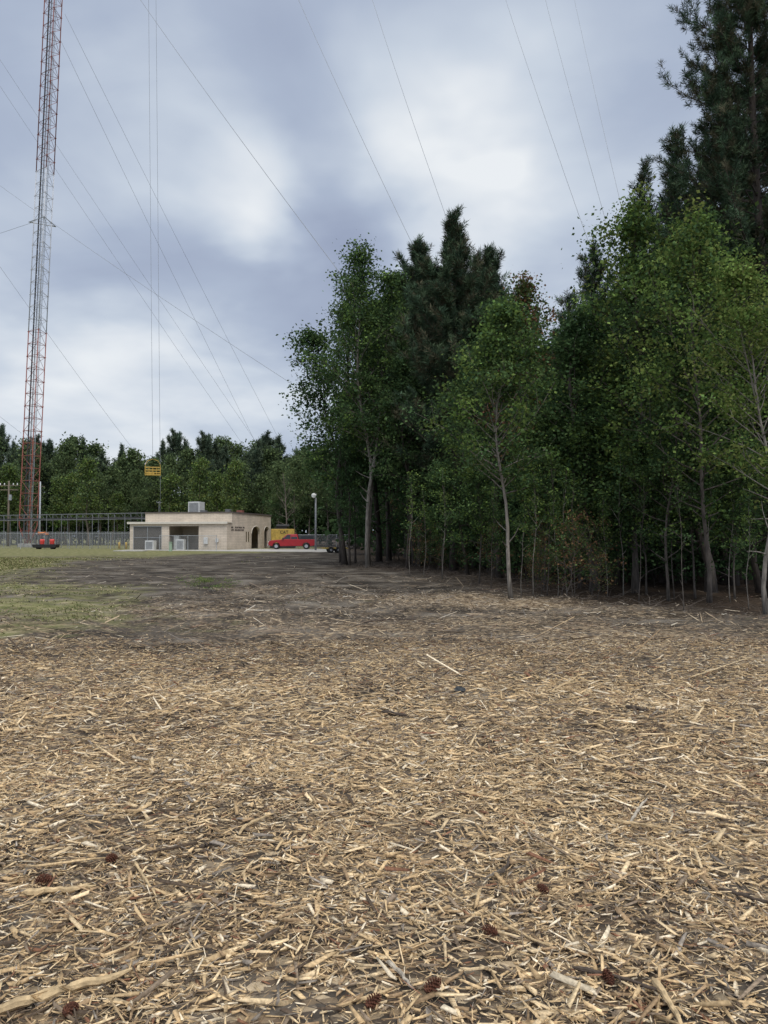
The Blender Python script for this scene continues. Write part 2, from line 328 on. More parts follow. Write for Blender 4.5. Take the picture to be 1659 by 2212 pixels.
def decid(seed,H,cb,Rr,nl=34,per=14,leaf=.14,cs=.28,cols=DG,tr=None,lean=(0,0),wob=1,sub=5,twin=0,bark='bark_mid',dens=1,bare=4,sides=7,el0=22,fat=.75):
    r=random.Random(seed); tr=tr or H*.011
    tm=MB(); bm_=MB(); cl=[]
    paths=[trunkpath(r,H,wob,lean)]
    if twin:
        p2=trunkpath(r,H*.93,wob,(lean[0]+twin,lean[1])); paths.append([p+Vector((.35*min(1,i*.5),0.05,0)) for i,p in enumerate(p2)])
    for pts in paths:
        k=len(pts); tm.tube(pts,[tr*(1.35 if i==0 else 1)*(1-.9*(i/(k-1))**1.1) for i in range(k)],sides)
        for i in range(nl+bare):
            isb=i>=nl
            u=(i+.5)/nl if not isb else 0
            t=cb+(1-cb)*u*.98 if not isb else r.uniform(cb*.45,cb)
            prof=Rr*max(.14,math.sin(PI*min(1,.2+u*.8))**fat)*(1-.2*u) if not isb else Rr*.4
            az=i*2.4+r.uniform(-.5,.5); el=R(el0+48*u+r.uniform(-14,14)); L=prof*r.uniform(.5,1.3)
            p=at(pts,t); d=Vector((math.cos(az)*math.cos(el),math.sin(az)*math.cos(el),math.sin(el))); lp=[p]
            r0=max(.010,tr*.36*(1-t)+.008)
            for s in range(4):
                d=(d+rv(r)*.16+Vector((0,0,.05))).normalized(); lp.append(lp[-1]+d*L/4)
            bm_.tube(lp,[r0*(1-.8*s/4) for s in range(5)],4,False)
            if isb:
                if r.random()<.6: cl.append(lp[-1])
                continue
            ns=max(2,int(sub*(.5+.5*prof/Rr)))
            for s in range(ns):
                f=r.uniform(.3,1); q=at(lp,f); dd=(d+rv(r)*.9).normalized(); l2=L*r.uniform(.2,.42)
                e=q+dd*l2; bm_.tube([q,q.lerp(e,.5)+rv(r)*l2*.08,e],[r0*.4,r0*.28,r0*.12],3,False)
                if r.random()<dens: cl.append(e)
                if r.random()<dens*.8: cl.append(q.lerp(e,.5))
            if r.random()<dens: cl.append(lp[-1])
            if r.random()<dens: cl.append(lp[-2])
        cl+= [at(pts,.96),at(pts,.99),at(pts,.92)]
    cl=[tuple(c) for c in cl]
    return dict(H=H,trunk=mesh_of(tm,'trunk',M[bark]),branches=mesh_of(bm_,'branches',M[bark]),crown=leaves(cl,per,leaf,cs,cols,seed,'crown'))
def pine(seed,H,cb,Rr,nl=60,per=26,ln=.26,w=.016,cols=PG,tr=None,lean=(0,0),sub=5,bare=10,top=.5,sides=7,elb=5,mn=.2):
    r=random.Random(seed); tr=tr or H*.011; pts=trunkpath(r,H,.35,lean); tm=MB(); bm_=MB(); T=[];A=[]
    k=len(pts); tm.tube(pts,[tr*(1.3 if i==0 else 1)*(1-.93*(i/(k-1))**1.3) for i in range(k)],sides)
    for i in range(nl+bare):
        isb=i>=nl; u=((i+.5)/nl)**.9 if not isb else 0
        t=cb+(.99-cb)*u if not isb else r.uniform(cb*.35,cb)
        prof=Rr*((1-u)**top)*min(1,.6+u*2) if not isb else Rr*r.uniform(.3,.7)
        prof=max(prof,Rr*mn)
        az=i*2.4+r.uniform(-.6,.6); el=R((elb+62*u**1.8+r.uniform(-14,14)) if not isb else r.uniform(-20,15)); L=prof*r.uniform(.45,1.3)
        p=at(pts,t); d=Vector((math.cos(az)*math.cos(el),math.sin(az)*math.cos(el),math.sin(el))); lp=[p]; r0=max(.010,tr*.26*(1-t)+.008)
        for s in range(4):
            d=(d+rv(r)*.14+Vector((0,0,.16 if not isb else -.03))).normalized(); lp.append(lp[-1]+d*L/4)
        bm_.tube(lp,[r0*(1-.85*s/4) for s in range(5)],4,False)
        if isb: continue
        T.append(lp[-1]); A.append(d+Vector((0,0,.5)))
        for f in (.45,.6,.8):
            if L>.8: T.append(at(lp,f)+rv(r)*.15); A.append(d+rv(r)*.5)
        for s in range(max(1,int(sub*min(1.3,L/1.3)))):
            f=r.uniform(.25,.98); q=at(lp,f); dd=(d+rv(r)*.8+Vector((0,0,.35))).normalized(); l2=max(.3,L*r.uniform(.15,.38)); e=q+dd*l2
            bm_.tube([q,e],[r0*.4,r0*.15],3,False); T.append(e); A.append(dd+Vector((0,0,.45)))
            if l2>.4: T.append(q.lerp(e,.5)); A.append(dd)
    for f in (.95,.975,1): T.append(at(pts,f)); A.append(Vector((0,0,1)))
    return dict(H=H,trunk=mesh_of(tm,'trunk',M['bark_dark']),branches=mesh_of(bm_,'branches',M['bark_dark']),crown=needles([tuple(t) for t in T],[tuple(a) for a in A],per,ln,w,cols,seed,'crown'))
def plant(name,pr,x,d,H,label,cat,group=None,wf=1.,rot=0,z=None):
    s=H/pr['H']; zz=float(hgt(x,d))-.05 if z is None else z
    t=thing(name,label,cat,(x,d,zz),rot,group,(s*wf,s*wf,s))
    for k in ('trunk','branches','crown'): obj(k,pr[k],t)
    return t
def Hof(px,top,d): return (1157-top)/F*d+CH
def fr(name,pr,px,d,top,label,rot=0,wf=1.): return plant(name,pr,X(px,d),d,Hof(px,top,d),label,'tree',None,wf,rot)
fr('broadleaf_tree',decid(101,17,.27,3.0,52,20,.15,.36,tr=.15,bark='bark_dark',cols=LG[:1]+DG,fat=.6),745,44,585,'leafy dark green tree at the left end of the near wood, dark trunk')
fr('broadleaf_tree',decid(102,19,.34,2.7,56,20,.15,.38,tr=.13,twin=.5,cols=LG[:1]+DG,bark='bark_pale'),795,41,503,'tall green tree with two pale grey parallel trunks near the left end of the wood')
fr('broadleaf_tree',decid(103,12,.30,2.7,44,18,.15,.36,tr=.10,bark='bark_dark',lean=(-1.6,0)),738,47,690,'lower green tree leaning out to the left at the outer end of the near wood')
fr('pine_tree',pine(104,18,.28,3.7,100,38,.33,.013,tr=.17,sub=9,top=.42),905,43,512,'dark pine left of the pointed pine at the centre of the wood',0)
fr('pine_tree',pine(105,17.5,.26,4.1,150,38,.33,.013,tr=.18,sub=9,top=.68,mn=.13),980,37,430,'tall pointed dark pine that peaks at the centre of the wood')
fr('pine_tree',pine(106,17,.25,3.7,100,38,.33,.013,tr=.16,sub=9,top=.42),1045,42,535,'dark pine just right of the pointed central pine')
fr('broadleaf_tree',decid(107,9,.36,2.0,60,20,.105,.24,tr=.065,bare=3,cols=DG+LG[:3],bark='bark_pale',fat=.6),1103,21,640,'slender green tree with a straight pale trunk standing in front of the wood',0)
fr('broadleaf_tree',decid(108,13,.3,2.1,50,18,.13,.28,tr=.11,cols=RD),1155,30,570,'tree with reddish brown tinged leaves in its top, right of the central pine')
fr('pine_tree',pine(109,14,.35,2.1,66,34,.28,.013,tr=.14,sub=6),1235,36,615,'dark pine at the dip in the skyline right of the reddish tree')
fr('pine_tree',pine(110,15,.35,2.5,72,36,.28,.013,tr=.15,sub=7),1290,33,508,'dark pine rising behind the bright green tree on the right')
fr('broadleaf_tree',decid(111,12,.24,2.8,66,22,.12,.30,tr=.10,cols=LG+DG[:2],fat=.55),1370,23,430,'bright green rounded tree before the tall pines on the right')
fr('pine_tree',pine(112,17,.3,2.9,120,38,.27,.012,tr=.15,sub=8,top=.8,mn=.14),1470,27,232,'pointed pine with upright shoots against the sky, left of the largest pine')
fr('pine_tree',pine(113,15,.3,2.4,80,38,.27,.012,tr=.14,sub=7,top=.7),1405,30,335,'smaller pine leaning out over the bright green tree')
fr('pine_tree',pine(114,30,.26,3.9,220,46,.25,.010,tr=.25,sub=11,top=.3,bare=4),1665,22,-420,'largest dark pine towering out of the frame at the right edge',.5)
fr('pine_tree',pine(115,22,.25,3.6,150,42,.26,.012,tr=.2,sub=9,top=.5),1565,27,150,'tall dark pine behind the largest pine in the upper right corner',2.)
fr('pine_tree',pine(124,22,.25,3.6,130,40,.26,.012,tr=.2,sub=9,top=.4),1680,29,60,'dense dark pine filling the gap behind the largest pine at the right edge',1.)
fr('broadleaf_tree',decid(116,9,.34,2.3,54,20,.09,.23,tr=.06,cols=LG,lean=(-.7,0),wob=1.2,bare=6,fat=.55,bark='bark_pale'),1652,16.3,560,'light green tree with a bent pale trunk at the right edge')
fr('broadleaf_tree',decid(117,10,.30,2.5,58,20,.10,.26,tr=.06,cols=LG+DG[:2],wob=1.0,bare=7,fat=.55,bark='bark_mid'),1530,19.5,480,'green tree with crooked limbs between the bright tree and the right edge')
fr('broadleaf_tree',decid(122,11,.30,2.8,54,20,.12,.28,tr=.09,cols=DG+LG[:1],fat=.5,bark='bark_dark'),1640,23,440,'shaded green tree under the largest pine at the right edge')
fr('broadleaf_tree',decid(118,10,.28,2.1,46,18,.11,.26,tr=.055,cols=DG,wob=1.0,bare=8,fat=.5),1442,20.5,700,'dark green low tree with a slim slanting stem on the right',0)
fr('broadleaf_tree',decid(119,9,.30,2.1,46,18,.12,.27,tr=.06,cols=DG+LG[:1],bark='bark_mid',fat=.5),1250,25,720,'mid green tree filling the gap right of the slender front tree')
fr('broadleaf_tree',decid(120,12,.26,2.2,44,18,.13,.28,tr=.09,cols=DG,bark='bark_dark'),1010,33,740,'shaded green tree below the pointed central pine')
fr('broadleaf_tree',decid(121,12,.26,2.4,44,18,.14,.3,tr=.09,cols=DG,bark='bark_dark'),880,39,750,'shaded green tree right of the twin pale trunks')
fr('broadleaf_tree',decid(123,10,.26,2.2,44,18,.13,.28,tr=.08,cols=DG,bark='bark_dark',fat=.5),1330,27,760,'low shaded green tree under the bright rounded tree')
yt=decid(125,5,.30,1.25,34,16,.085,.2,cols=DG+LG[:1],tr=.028,wob=.9,bark='bark_mid',sides=5,bare=3,fat=.5)
for i,(px,py,top) in enumerate([(1175,1278,880),(1275,1284,900),(1395,1290,930),(1500,1298,900),(1585,1305,940),(955,1246,1000),(1035,1262,980)]):
    d=GD(py)+1; plant('young_tree',yt,X(px,d),d,Hof(px,top,d),'young leafy tree with a slim stem filling the lower front of the wood','tree','young leafy trees at the front of the wood',1.1,i*1.1)
# -- fill woodland
fp=[decid(201,14,.24,2.7,38,18,.17,.40,bark='bark_dark',sides=6,cols=DG[:3]),decid(202,15,.28,2.6,36,18,.17,.40,sides=6,cols=DG[:3],bark='bark_mid'),decid(203,13,.2,2.8,38,18,.17,.40,bark='bark_dark',sides=6,cols=DG[:3]),
    pine(204,17,.4,2.7,54,26,.36,.022,sub=6,sides=6),pine(205,18,.45,2.5,54,26,.36,.022,sub=6,sides=6)]
sx=[560,620,640,700,760,820,900,980,1050,1100,1160,1190,1220,1270,1330,1370,1450,1480,1520,1659,1900,2600]; sy=[1000,985,960,820,660,610,560,540,590,620,660,730,690,630,590,550,510,490,470,430,440,440]
rr=random.Random(5); placed=[]; cnt=0; tries=0
labs=['dark green broadleaf tree standing inside the wood behind its front row']*3+['dark pine standing inside the wood behind its front row']*2
while cnt<84 and tries<6000:
    tries+=1
    d=math.sqrt(rr.uniform(40**2,112**2)) if cnt>58 else rr.uniform(22,52)
    x0=float(edgeX(d))+2.; x1=.54*d+2
    x=rr.uniform(x0,x1) if d<60 else rr.uniform(x0,x0+9)
    if any((x-a)**2+(d-b)**2<(3.0 if d<60 else 9) for a,b in placed): continue
    px=CX+F*x/d; H=min(22,Hof(px,float(np.interp(px,sx,sy))+rr.uniform(0,70),d))
    if H<4: continue
    k=rr.choice([0,1,2,2,3,4] if d<45 else [0,1,2,3,4]); placed.append((x,d)); cnt+=1
    plant('pine_tree' if k>2 else 'broadleaf_tree',fp[k],x,d,H,labs[k],'tree','pines inside the wood' if k>2 else 'broadleaf trees inside the wood',rr.uniform(.85,1.15)*max(1,12/max(H,9)),rr.uniform(0,6))
# -- far tree line
FD=[(.085,.12,.055),(.065,.095,.048),(.11,.145,.062)]; FP=[(.06,.085,.056),(.05,.073,.05),(.075,.095,.06)]
fq=[decid(301,19,.3,3.8,32,12,.45,.8,bark='bark_far',sides=5,cols=FD),decid(302,18,.28,3.9,32,12,.45,.8,bark='bark_far',sides=5,cols=[tuple(.9*c for c in v) for v in LG]+FD),pine(303,20,.45,3.0,40,22,.7,.05,sub=5,sides=5,cols=FP),pine(304,20,.55,3.9,40,22,.75,.05,sub=5,sides=5,top=.25,cols=FP),
    decid(305,8,.02,4.,30,14,.5,.8,bark='bark_dark',sides=5,cols=DG[:3],bare=0,fat=.4),decid(306,6,.03,2.3,34,16,.14,.34,bark='bark_dark',sides=5,cols=DG[:3],bare=0,fat=.4)]
lx=[-300,0,60,100,190,240,300,340,380,430,465,500,530,560,600,640,700,760]; ly=[945,937,948,952,950,965,972,955,938,965,932,962,965,930,948,962,975,975]
lf=['dark green broadleaf tree in the far tree line','yellow green broadleaf tree in the far tree line','slim pine in the far tree line','spreading pine in the far tree line']
gf=['dark broadleaf trees of the far tree line','yellow green trees of the far tree line','slim pines of the far tree line','spreading pines of the far tree line']
for row,(dd,step) in enumerate([(136,36),(147,27),(160,21)]):
    px=-110
    while px<760:
        px+=step*rr.uniform(.6,1.4); d=dd+rr.uniform(-4,4); x=X(px,d)
        top=float(np.interp(px,lx,ly))+(rr.uniform(25,100) if row==0 else rr.uniform(-12,42))
        k=rr.choice([0,1,1,1,0]) if row==0 else rr.choice([0,3,2,2,3])
        plant('pine_tree' if k>1 else 'broadleaf_tree',fq[k],x,d,Hof(px,top,d),lf[k],'tree',gf[k],rr.uniform(.75,1.05),rr.uniform(0,6))
px=-100
while px<780:
    px+=34; d=152+rr.uniform(-2,2) if px<620 else 128
    plant('understory_tree',fq[4],X(px,d),d,rr.uniform(8,11),'low dark green tree closing the gap between the far trunks','tree','low dark trees between the far trunks',1.1,rr.uniform(0,6))
px=800
while px<1760:
    px+=44; d=72+rr.uniform(-4,4)
    plant('understory_tree',fq[4],X(px,d),d,rr.uniform(7,10),'low dark bushy tree deep in the shade of the near wood','tree','low dark trees deep in the near wood',1.,rr.uniform(0,6))
for i in range(34):
    d=rr.uniform(26,56); x=rr.uniform(float(edgeX(d))+4,max(float(edgeX(d))+5,.53*d))
    plant('understory_tree',fq[5],x,d,rr.uniform(3.5,6.5),'low dense dark tree under the taller trees of the near wood','tree','low dense trees under the near wood',1.1,rr.uniform(0,6))
for px,d,top,lab in [(192,128,985,'round light green tree in front of the far tree line behind the pipe bridge'),(432,126,985,'light green tree behind the rooftop air unit'),(507,125,990,'narrow light green tree above the arched end of the building')]:
    plant('broadleaf_tree',fq[1],X(px,d),d,Hof(px,top,d),lab,'tree',None,.8,px)
for px,d,top in [(600,122,1000),(640,118,985),(670,121,970),(705,112,965),(735,106,960),(655,130,965)]:
    plant('broadleaf_tree',fq[0],X(px,d),d,Hof(px,top,d),'dark green tree behind the parked truck and lamp pole','tree','trees behind the truck',.75,px)
bt=decid(330,9,.25,2.6,22,1,.05,.1,tr=.12,dens=0,bare=0,bark='bark_far')
plant('bare_tree',bt,X(612,112),112,Hof(612,1015,112),'leafless grey tree with forked limbs behind the yellow generator','tree')
# -- undergrowth
bp_=[decid(401,3,.05,1.5,20,14,.10,.24,cols=DG[:3],tr=.02,wob=2,bark='bark_dark',sides=4,bare=0,dens=.8),decid(402,2.4,.05,1.4,18,14,.10,.22,cols=DG[:3],tr=.02,wob=2,bark='bark_dark',sides=4,bare=0,dens=.8),decid(403,3.4,.1,1.2,20,8,.09,.22,cols=RD,tr=.02,wob=2,bark='bark_mid',sides=4,bare=0,dens=.5)]
for i in range(84):
    back=i<64
    d=math.sqrt(rr.uniform(22**2,66**2)) if back else rr.uniform(19,40); x=float(edgeX(d))+(rr.uniform(2.6,5+.3*d) if back else rr.uniform(1.0,2.6))
    if x>.53*d: x=rr.uniform(float(edgeX(d))+2.6,max(float(edgeX(d))+3.2,.53*d))
    k=rr.choice([0,1,0,1,2]) if back else 2; H=rr.uniform(2,5) if back else rr.uniform(1,2.4)
    plant('understory_shrub',bp_[k],x,d,H,'leafy shrub growing in the shade under the wood','shrub','undergrowth shrubs in the wood',1.1,rr.uniform(0,6))
# -- saplings
sp_=[decid(501+i,5,.40,.6,12,9,.085,.15,cols=LG[:2]+DG,tr=.018,wob=.7,dens=(.9,.7,.4)[i],bare=3,sides=5,sub=3,el0=40,bark=('bark_pale','bark_pale','bark_mid')[i]) for i in range(3)]
sl_=[(1126,1288,1040),(1151,1290,1000),(1181,1287,960),(1204,1292,1050),(1224,1290,1000),(1241,1294,1020),(885,1246,1010),(915,1243,1040),(1475,1319,1000),(1530,1300,980),(1615,1312,1040),(1378,1296,1000),(1310,1290,1050),(1345,1286,960),(1455,1292,940),(1575,1300,960),(955,1250,1000),(1060,1270,1040)]
for i,(px,py,top) in enumerate(sl_):
    d=GD(py); plant('sapling',sp_[i%3],X(px,d),d,Hof(px,top,d),'thin sapling with a slim straight stem along the front of the wood','sapling','saplings along the front of the wood',1,i*1.3)
for i,(px,d,top,lab) in enumerate([(755,43,900,'short dark trunked tree beside the twin pale trunks'),(768,47,930,'dark trunked tree just behind the twin pale trunks')]):
    plant('broadleaf_tree',fp[0],X(px,d),d,Hof(px,top,d),lab,'tree',None,.8,i)
mb=MB()
for i in range(1500):
    d=math.sqrt(rr.uniform(15**2,50**2)); x=float(edgeX(d))+rr.gauss(1.3,1.3)
    p=Vector((x,d,float(hgt(x,d))+.01)); a=rr.uniform(0,2*PI); e=abs(rr.gauss(.0,.2)); L=rr.uniform(.2,.8); dv=Vector((math.cos(a)*math.cos(e),math.sin(a)*math.cos(e),math.sin(e)))
    w=rr.uniform(.004,.009); mb.tube([p,p+dv*L*.5+rv(rr)*.05,p+dv*L+rv(rr)*.08],[w,w*.8,w*.3],3,False)
o=mb.build('twig_litter',M['twig']); tag(o,'tangle of dead twigs lying along the front of the wood','twigs',kind='stuff')
# ---------------------------------------------------------------- tower
bx,by=X(60,115),115.; LX=(40/F*115)/82.
tw=thing('radio_tower','tall red and white lattice radio mast on the far left','tower',(bx,by,0))
fw=1.42
def tp(k,z,rad=None):
    rad=fw if rad is None else rad
    if z<3.2: rad=rad*(.12+.88*z/3.2)
    a=R(-90+120*k+28); return Vector((rad*math.cos(a)+LX*z,rad*math.sin(a),z))
MB().box(-1,1,-1,1,-.3,.5).build('base_pier',M['concrete'],tw,bevel=.04)
for z0,z1,mm,lab in [(.5,32.5,'red_steel','red bottom section'),(32.5,57,'white_steel','white middle section'),(57,106,'red_steel','red top section')]:
    nb=round((z1-z0)/1.9); hz=(z1-z0)/nb; m1=MB()
    for b in range(nb):
        za=z0+b*hz; zb=za+hz
        for k in range(3):
            m1.tube([tp(k,zb),tp((k+1)%3,zb)],.036,4); 
            if b%2: m1.tube([tp(k,za),tp((k+1)%3,zb)],.030,4)
            else: m1.tube([tp((k+1)%3,za),tp(k,zb)],.030,4)
            if b%2==0: m1.tube([tp(k,zb)+Vector((-.08,-.08,-.08)),tp(k,zb)+Vector((.08,.08,.08))],.08,5)
    sct=m1.build('mast_section',M[mm],tw); sct['label']=lab+' of the mast'
    for k in range(3):
        m2=MB(); zs=[z0,1.8,3.2,z1] if z0<1 else [z0,z1]
        m2.tube([tp(k,z) for z in zs],.075,8); m2.build('leg',M[mm],sct,True)
m=MB()
for k in (-1,1): m.tube([(.22*k+LX*2,.1,2),(.22*k+LX*106,.1,106)],.03,4)
for i in range(150): z=2+i*.7; m.tube([(-.22+LX*z,.1,z),(.22+LX*z,.1,z)],.02,3)
m.build('ladder',M['galv'],tw)
m=MB()
for dx,dy in ((-.5,-.5),(-.36,-.55),(-.05,-.6)): m.tube([(dx+LX*1.5,dy,1.2),(dx+LX*106,dy,106)],.055,5)
m.build('feed_cable',M['cable'],tw)
m=MB(); m.tube([(.55+LX*1.5,-.3,1.2),(.55+LX*106,-.3,106)],.045,5); m.build('conduit',M['galv'],tw)
m=MB(); z=49.2
for k in range(3): m.tube([tp(k,z,2.2),tp((k+1)%3,z,2.2)],.06,5); m.tube([tp(k,z,2.2),tp(k,z,1.4)],.06,5)
m.build('guy_bracket',M['galv'],tw)
def wire(p0,p1,r,label,sag=0):
    m=MB(); pts=[p0.lerp(p1,i/16)-Vector((0,0,sag*4*(i/16)*(1-i/16))) for i in range(17)]
    c=pts[0].copy(); m.tube([p-c for p in pts],r*.66,5); o=m.build('guy_wire',M['wire'],None,True); o.location=c; tag(o,label,'wire'); return o
W=[(140,30,600,942,116,175,.036,'upper thin guy wire running from the mast top to the far tree line'),
(130,85,545,940,116,175,.036,'guy wire just below the upper one from the mast to the far tree line'),
(0,128,592,1010,130,170,.034,'thin wire crossing behind the mast from the upper left edge'),
(0,185,560,1010,130,170,.034,'thin wire crossing behind the mast slightly below its neighbour'),
(0,400,640,832,118,90,.036,'shallow sloping wire crossing the mast bracket to the near wood'),
(0,504,72,480,118,114,.036,'short wire rising from the left edge to the mast bracket'),
(0,575,300,985,125,160,.034,'low guy wire from the left edge to the tree line behind the basket'),
(0,900,46,936,125,135,.030,'lowest short wire at the left edge beside the mast'),
(300,-8,735,587,105,75,.046,'long guy wire from the top left to the leafy left end of the near wood'),
(643,-8,895,532,95,70,.038,'guy wire from the top centre down to the dark pine'),
(803,-8,962,460,95,70,.036,'guy wire from the top centre down to the pointed pine'),
(1091,-8,1276,532,95,60,.032,'leftmost of the three wires above the right side of the wood'),
(1177,-8,1314,492,95,60,.030,'middle one of the three wires above the right side of the wood'),
(1240,-8,1341,437,95,60,.026,'rightmost of the three wires above the right side of the wood')]
for (x0,y0,x1,y1,d0,d1,r,lab) in W:
    if y1-y0>200:
        p0=P(x0,y0,d0); p1=P(x1,y1,d1); up=p0+(p0-p1)*.15 if x0>150 else p0+(p0-p1)*.05*(x0<5); dn=p1+(p1-p0)*.12
        wire(up,dn,r,lab,.5)
    else: wire(P(x0,y0,d0),P(x1,y1,d1),r,lab,0)
wire(P(320.5,-60,100),P(330,992,100),.034,'left one of the two vertical hoist ropes, carrying the yellow basket')
wire(P(336.5,-60,103),P(347,1110,103),.034,'right one of the two vertical hoist ropes beside the yellow basket')
bc=P(330,1027,100); bk=thing('work_basket','yellow steel work basket hanging on a rope above the building','basket',bc,.25,None,(.9,.9,1))
MB().box(-1.05,1.05,-.5,.5,0,.12).build('floor',M['yellow'],bk)
m=MB()
for z in (.35,.7,1.05):
    c=[(-1.05,-.5,z),(1.05,-.5,z),(1.05,.5,z),(-1.05,.5,z)]
    for i in range(4): m.tube([c[i],c[(i+1)%4]],.034,4)
for i in range(5):
    x=-1.05+i*2.1/4
    for y in (-.5,.5): m.tube([(x,y,0),(x,y,1.1)],.022 if i%4 else .045,4)
m.build('railing',M['yellow'],bk)
m=MB()
for sx_ in (-1,1):
    for y in (-.5,.5): m.tube([(sx_*1.05,y,1.1),(sx_*1.0,y*.9,1.5),(sx_*.7,y*.6,1.9),(0,0,2.15)],.022,5)
m.build('lifting_frame',M['yellow'],bk)
MB().box(-.9,.2,-.35,.2,.12,.45).build('toolbox',M['yellow'],bk,bevel=.03)
# ---------------------------------------------------------------- building
RB=-math.atan2(.184,.983); BX,BY=-18.8,92.
bl=thing('transmitter_building','low cream block building with flat roof, open bays and arched entry','building',(BX,BY,0),RB)
HS=3.25; HT=4.45
m=MB()
m.box(-12.6,-12.15,0,5,0,HS); m.box(-8.4,-7.45,0,.25,0,HS); m.box(-3.6,-.25,0,.25,0,HS); m.box(-12.15,-8.4,0,.25,2.85,HS); m.box(-7.45,-3.6,0,.25,2.85,HS)
m.box(-12.15,-.25,4.6,4.8,0,HS); m.box(-8.05,-7.85,.25,4.6,0,HS); m.box(-3.6,-3.4,.25,4.6,0,HS)
m.build('wall',M['block'],bl)
m=MB(); m.box(-11.4,-.25,1.6,1.85,HS+.12,HT); m.box(-11.4,-11.15,1.85,16,HS+.12,HT); m.box(-12.6,-12.35,5,16,0,HS); m.box(-12.35,0,15.75,16,0,HT)
m.build('upper_wall',M['block'],bl)
def ztop(y):
    for c,w,h in ((9.9,1.55,2.9),(14.1,.85,2.9)):
        if abs(y-c)<w-1e-6: return h-w*.62+math.sqrt(max(0,w*w-(y-c)**2))*.62
    return 0
ys=[0,1.6]+list(np.linspace(8.35,11.45,19))+list(np.linspace(13.25,14.95,15))+[15.75]
m=MB()
for a,b in zip(ys[:-1],ys[1:]):
    mid=(a+b)/2; hh=HS if a<1.5 else HT; za,zb=(ztop(a+1e-4),ztop(b-1e-4)) if ztop(mid)>0 else (0,0)
    v=[(0,a,za),(0,b,zb),(0,b,hh),(0,a,hh),(-.25,a,za),(-.25,b,zb),(-.25,b,hh),(-.25,a,hh)]
    f=[(0,1,2,3),(5,4,7,6),(0,4,5,1)]
    if a<.1: f.append((4,0,3,7))
    if ztop(mid)==0: f+=[(1,5,6,2),(4,0,3,7)] if a>.1 else [(1,5,6,2)]
    m.add(v,f)
m.build('entry_wall',M['block'],bl)
MB().box(-3.0,-2.8,8,15.75,0,HT-.4).build('inner_wall',M['block'],bl); MB().box(-2.79,-2.72,9.3,10.5,0,2.2).build('door',M['door_red'],bl); MB().box(-2.79,-2.74,13.2,14.8,.9,2.2).build('window',M['glass'],bl)
for c,w,h in ((9.9,1.55,2.9),(14.1,.85,2.9)):
    m=MB(); pts=[(.02,c+w*1.06*math.cos(q),h-w*.62+w*1.06*.62*math.sin(q)) for q in np.linspace(0,PI,17)]
    m.tube(pts,.05,4); m.build('arch_trim',M['cream_metal'],bl)
MB().box(.005,.03,6.3,6.55,.9,2.2).build('slit_window',M['glass'],bl)
MB().box(.005,.03,7.1,7.35,.9,2.2).build('slit_window',M['glass'],bl)
MB().box(-12.8,.15,-.3,1.6,HS,HS+.1).build('shed_roof',M['cream_metal'],bl)
MB().box(-12.8,.18,-.34,-.3,HS-.14,HS+.12).build('shed_fascia',M['cream_metal'],bl)
MB().box(-12.8,-11.4,1.6,16,HS,HS+.1).build('side_roof',M['cream_metal'],bl)
MB().box(-11.5,.1,1.5,16.1,HT,HT+.16).build('parapet_cap',M['fascia'],bl)
MB().box(-11.4,-.26,1.86,15.7,HT-.35,HT-.2).build('roof',M['fascia'],bl)
MB().box(-12.15,-8.4,.06,.1,.05,2.84).build('mesh_screen',M['mesh_panel'],bl)
m=MB()
for x in (-12.15,-10.3,-8.45): m.box(x,x+.06,.02,.06,0,2.84)
for z in (1.4,2.78): m.box(-12.15,-8.4,.0,.02,z,z+.06)
m.build('screen_frame',M['galv'],bl)
m=MB(); rg=random.Random(3)
for line,z in ((0,2.62),(1,2.3)):
    y=1.3
    while y<(5.9 if line==0 else 5.6):
        if rg.random()<.13: y+=.26; continue
        y1=y+.15; g_=rg.choice('ETHLUF')
        if g_ in 'EHLUF': m.box(.004,.04,y,y+.045,z,z+.19)
        if g_ in 'HU': m.box(.004,.04,y1-.04,y1+.01,z,z+.19)
        if g_ in 'ETF': m.box(.004,.04,y,y1,z+.15,z+.19)
        if g_ in 'ELU': m.box(.004,.04,y,y1,z,z+.045)
        if g_=='T': m.box(.004,.04,y+.055,y+.1,z,z+.15)
        if g_ in 'HEF': m.box(.004,.04,y+.045,y1-.04,z+.07,z+.11)
        y+=.24
m.build('sign_lettering',M['fascia'],bl)
def boxunit(name,label,cat,loc,sx,sy,sz,mm='ac',group=None,rot=RB,grille=True):
    t=thing(name,label,cat,loc,rot,group)
    MB().box(-sx/2,sx/2,-sy/2,sy/2,0,sz).build('casing',M[mm],t,bevel=.02)
    if grille:
        m=MB(); n=max(3,int(sz/.12))
        for i in range(n): zz=.1+i*(sz-.2)/n; m.box(-sx*.4,sx*.4,-sy/2-.02,-sy/2-.003,zz,zz+.05)
        m.build('louvre',M['acdark'],t)
        m=MB(); m.tube([(0,0,sz+.002),(0,0,sz+.06)],min(sx,sy)*.38,16); m.build('fan_guard',M['acdark'],t)
    return t
Rm=Matrix.Rotation(RB,4,'Z')
def B(x,y,z=0): 
    v=Rm@Vector((x,y,z)); return (BX+v.x,BY+v.y,z)
boxunit('rooftop_air_unit','large pale grey air handling unit on the building roof','air conditioner',B(-6.4,5.5,HT+.161),1.55,1.6,1.4)
boxunit('rooftop_vent','small dark vent box on the roof beside the large air unit','vent',B(-4.9,4.4,HT+.161),.7,.7,.3,'acdark',grille=False)
boxunit('rooftop_vent','low dark vent on the right of the roof above the sign','vent',B(-1.8,4.8,HT+.161),.6,.6,.42,'acdark',grille=False)
boxunit('rooftop_vent','rusty brown vent hood on the right end of the roof','vent',B(-1.2,7.4,HT+.161),.8,.7,.36,'door_red',grille=False)
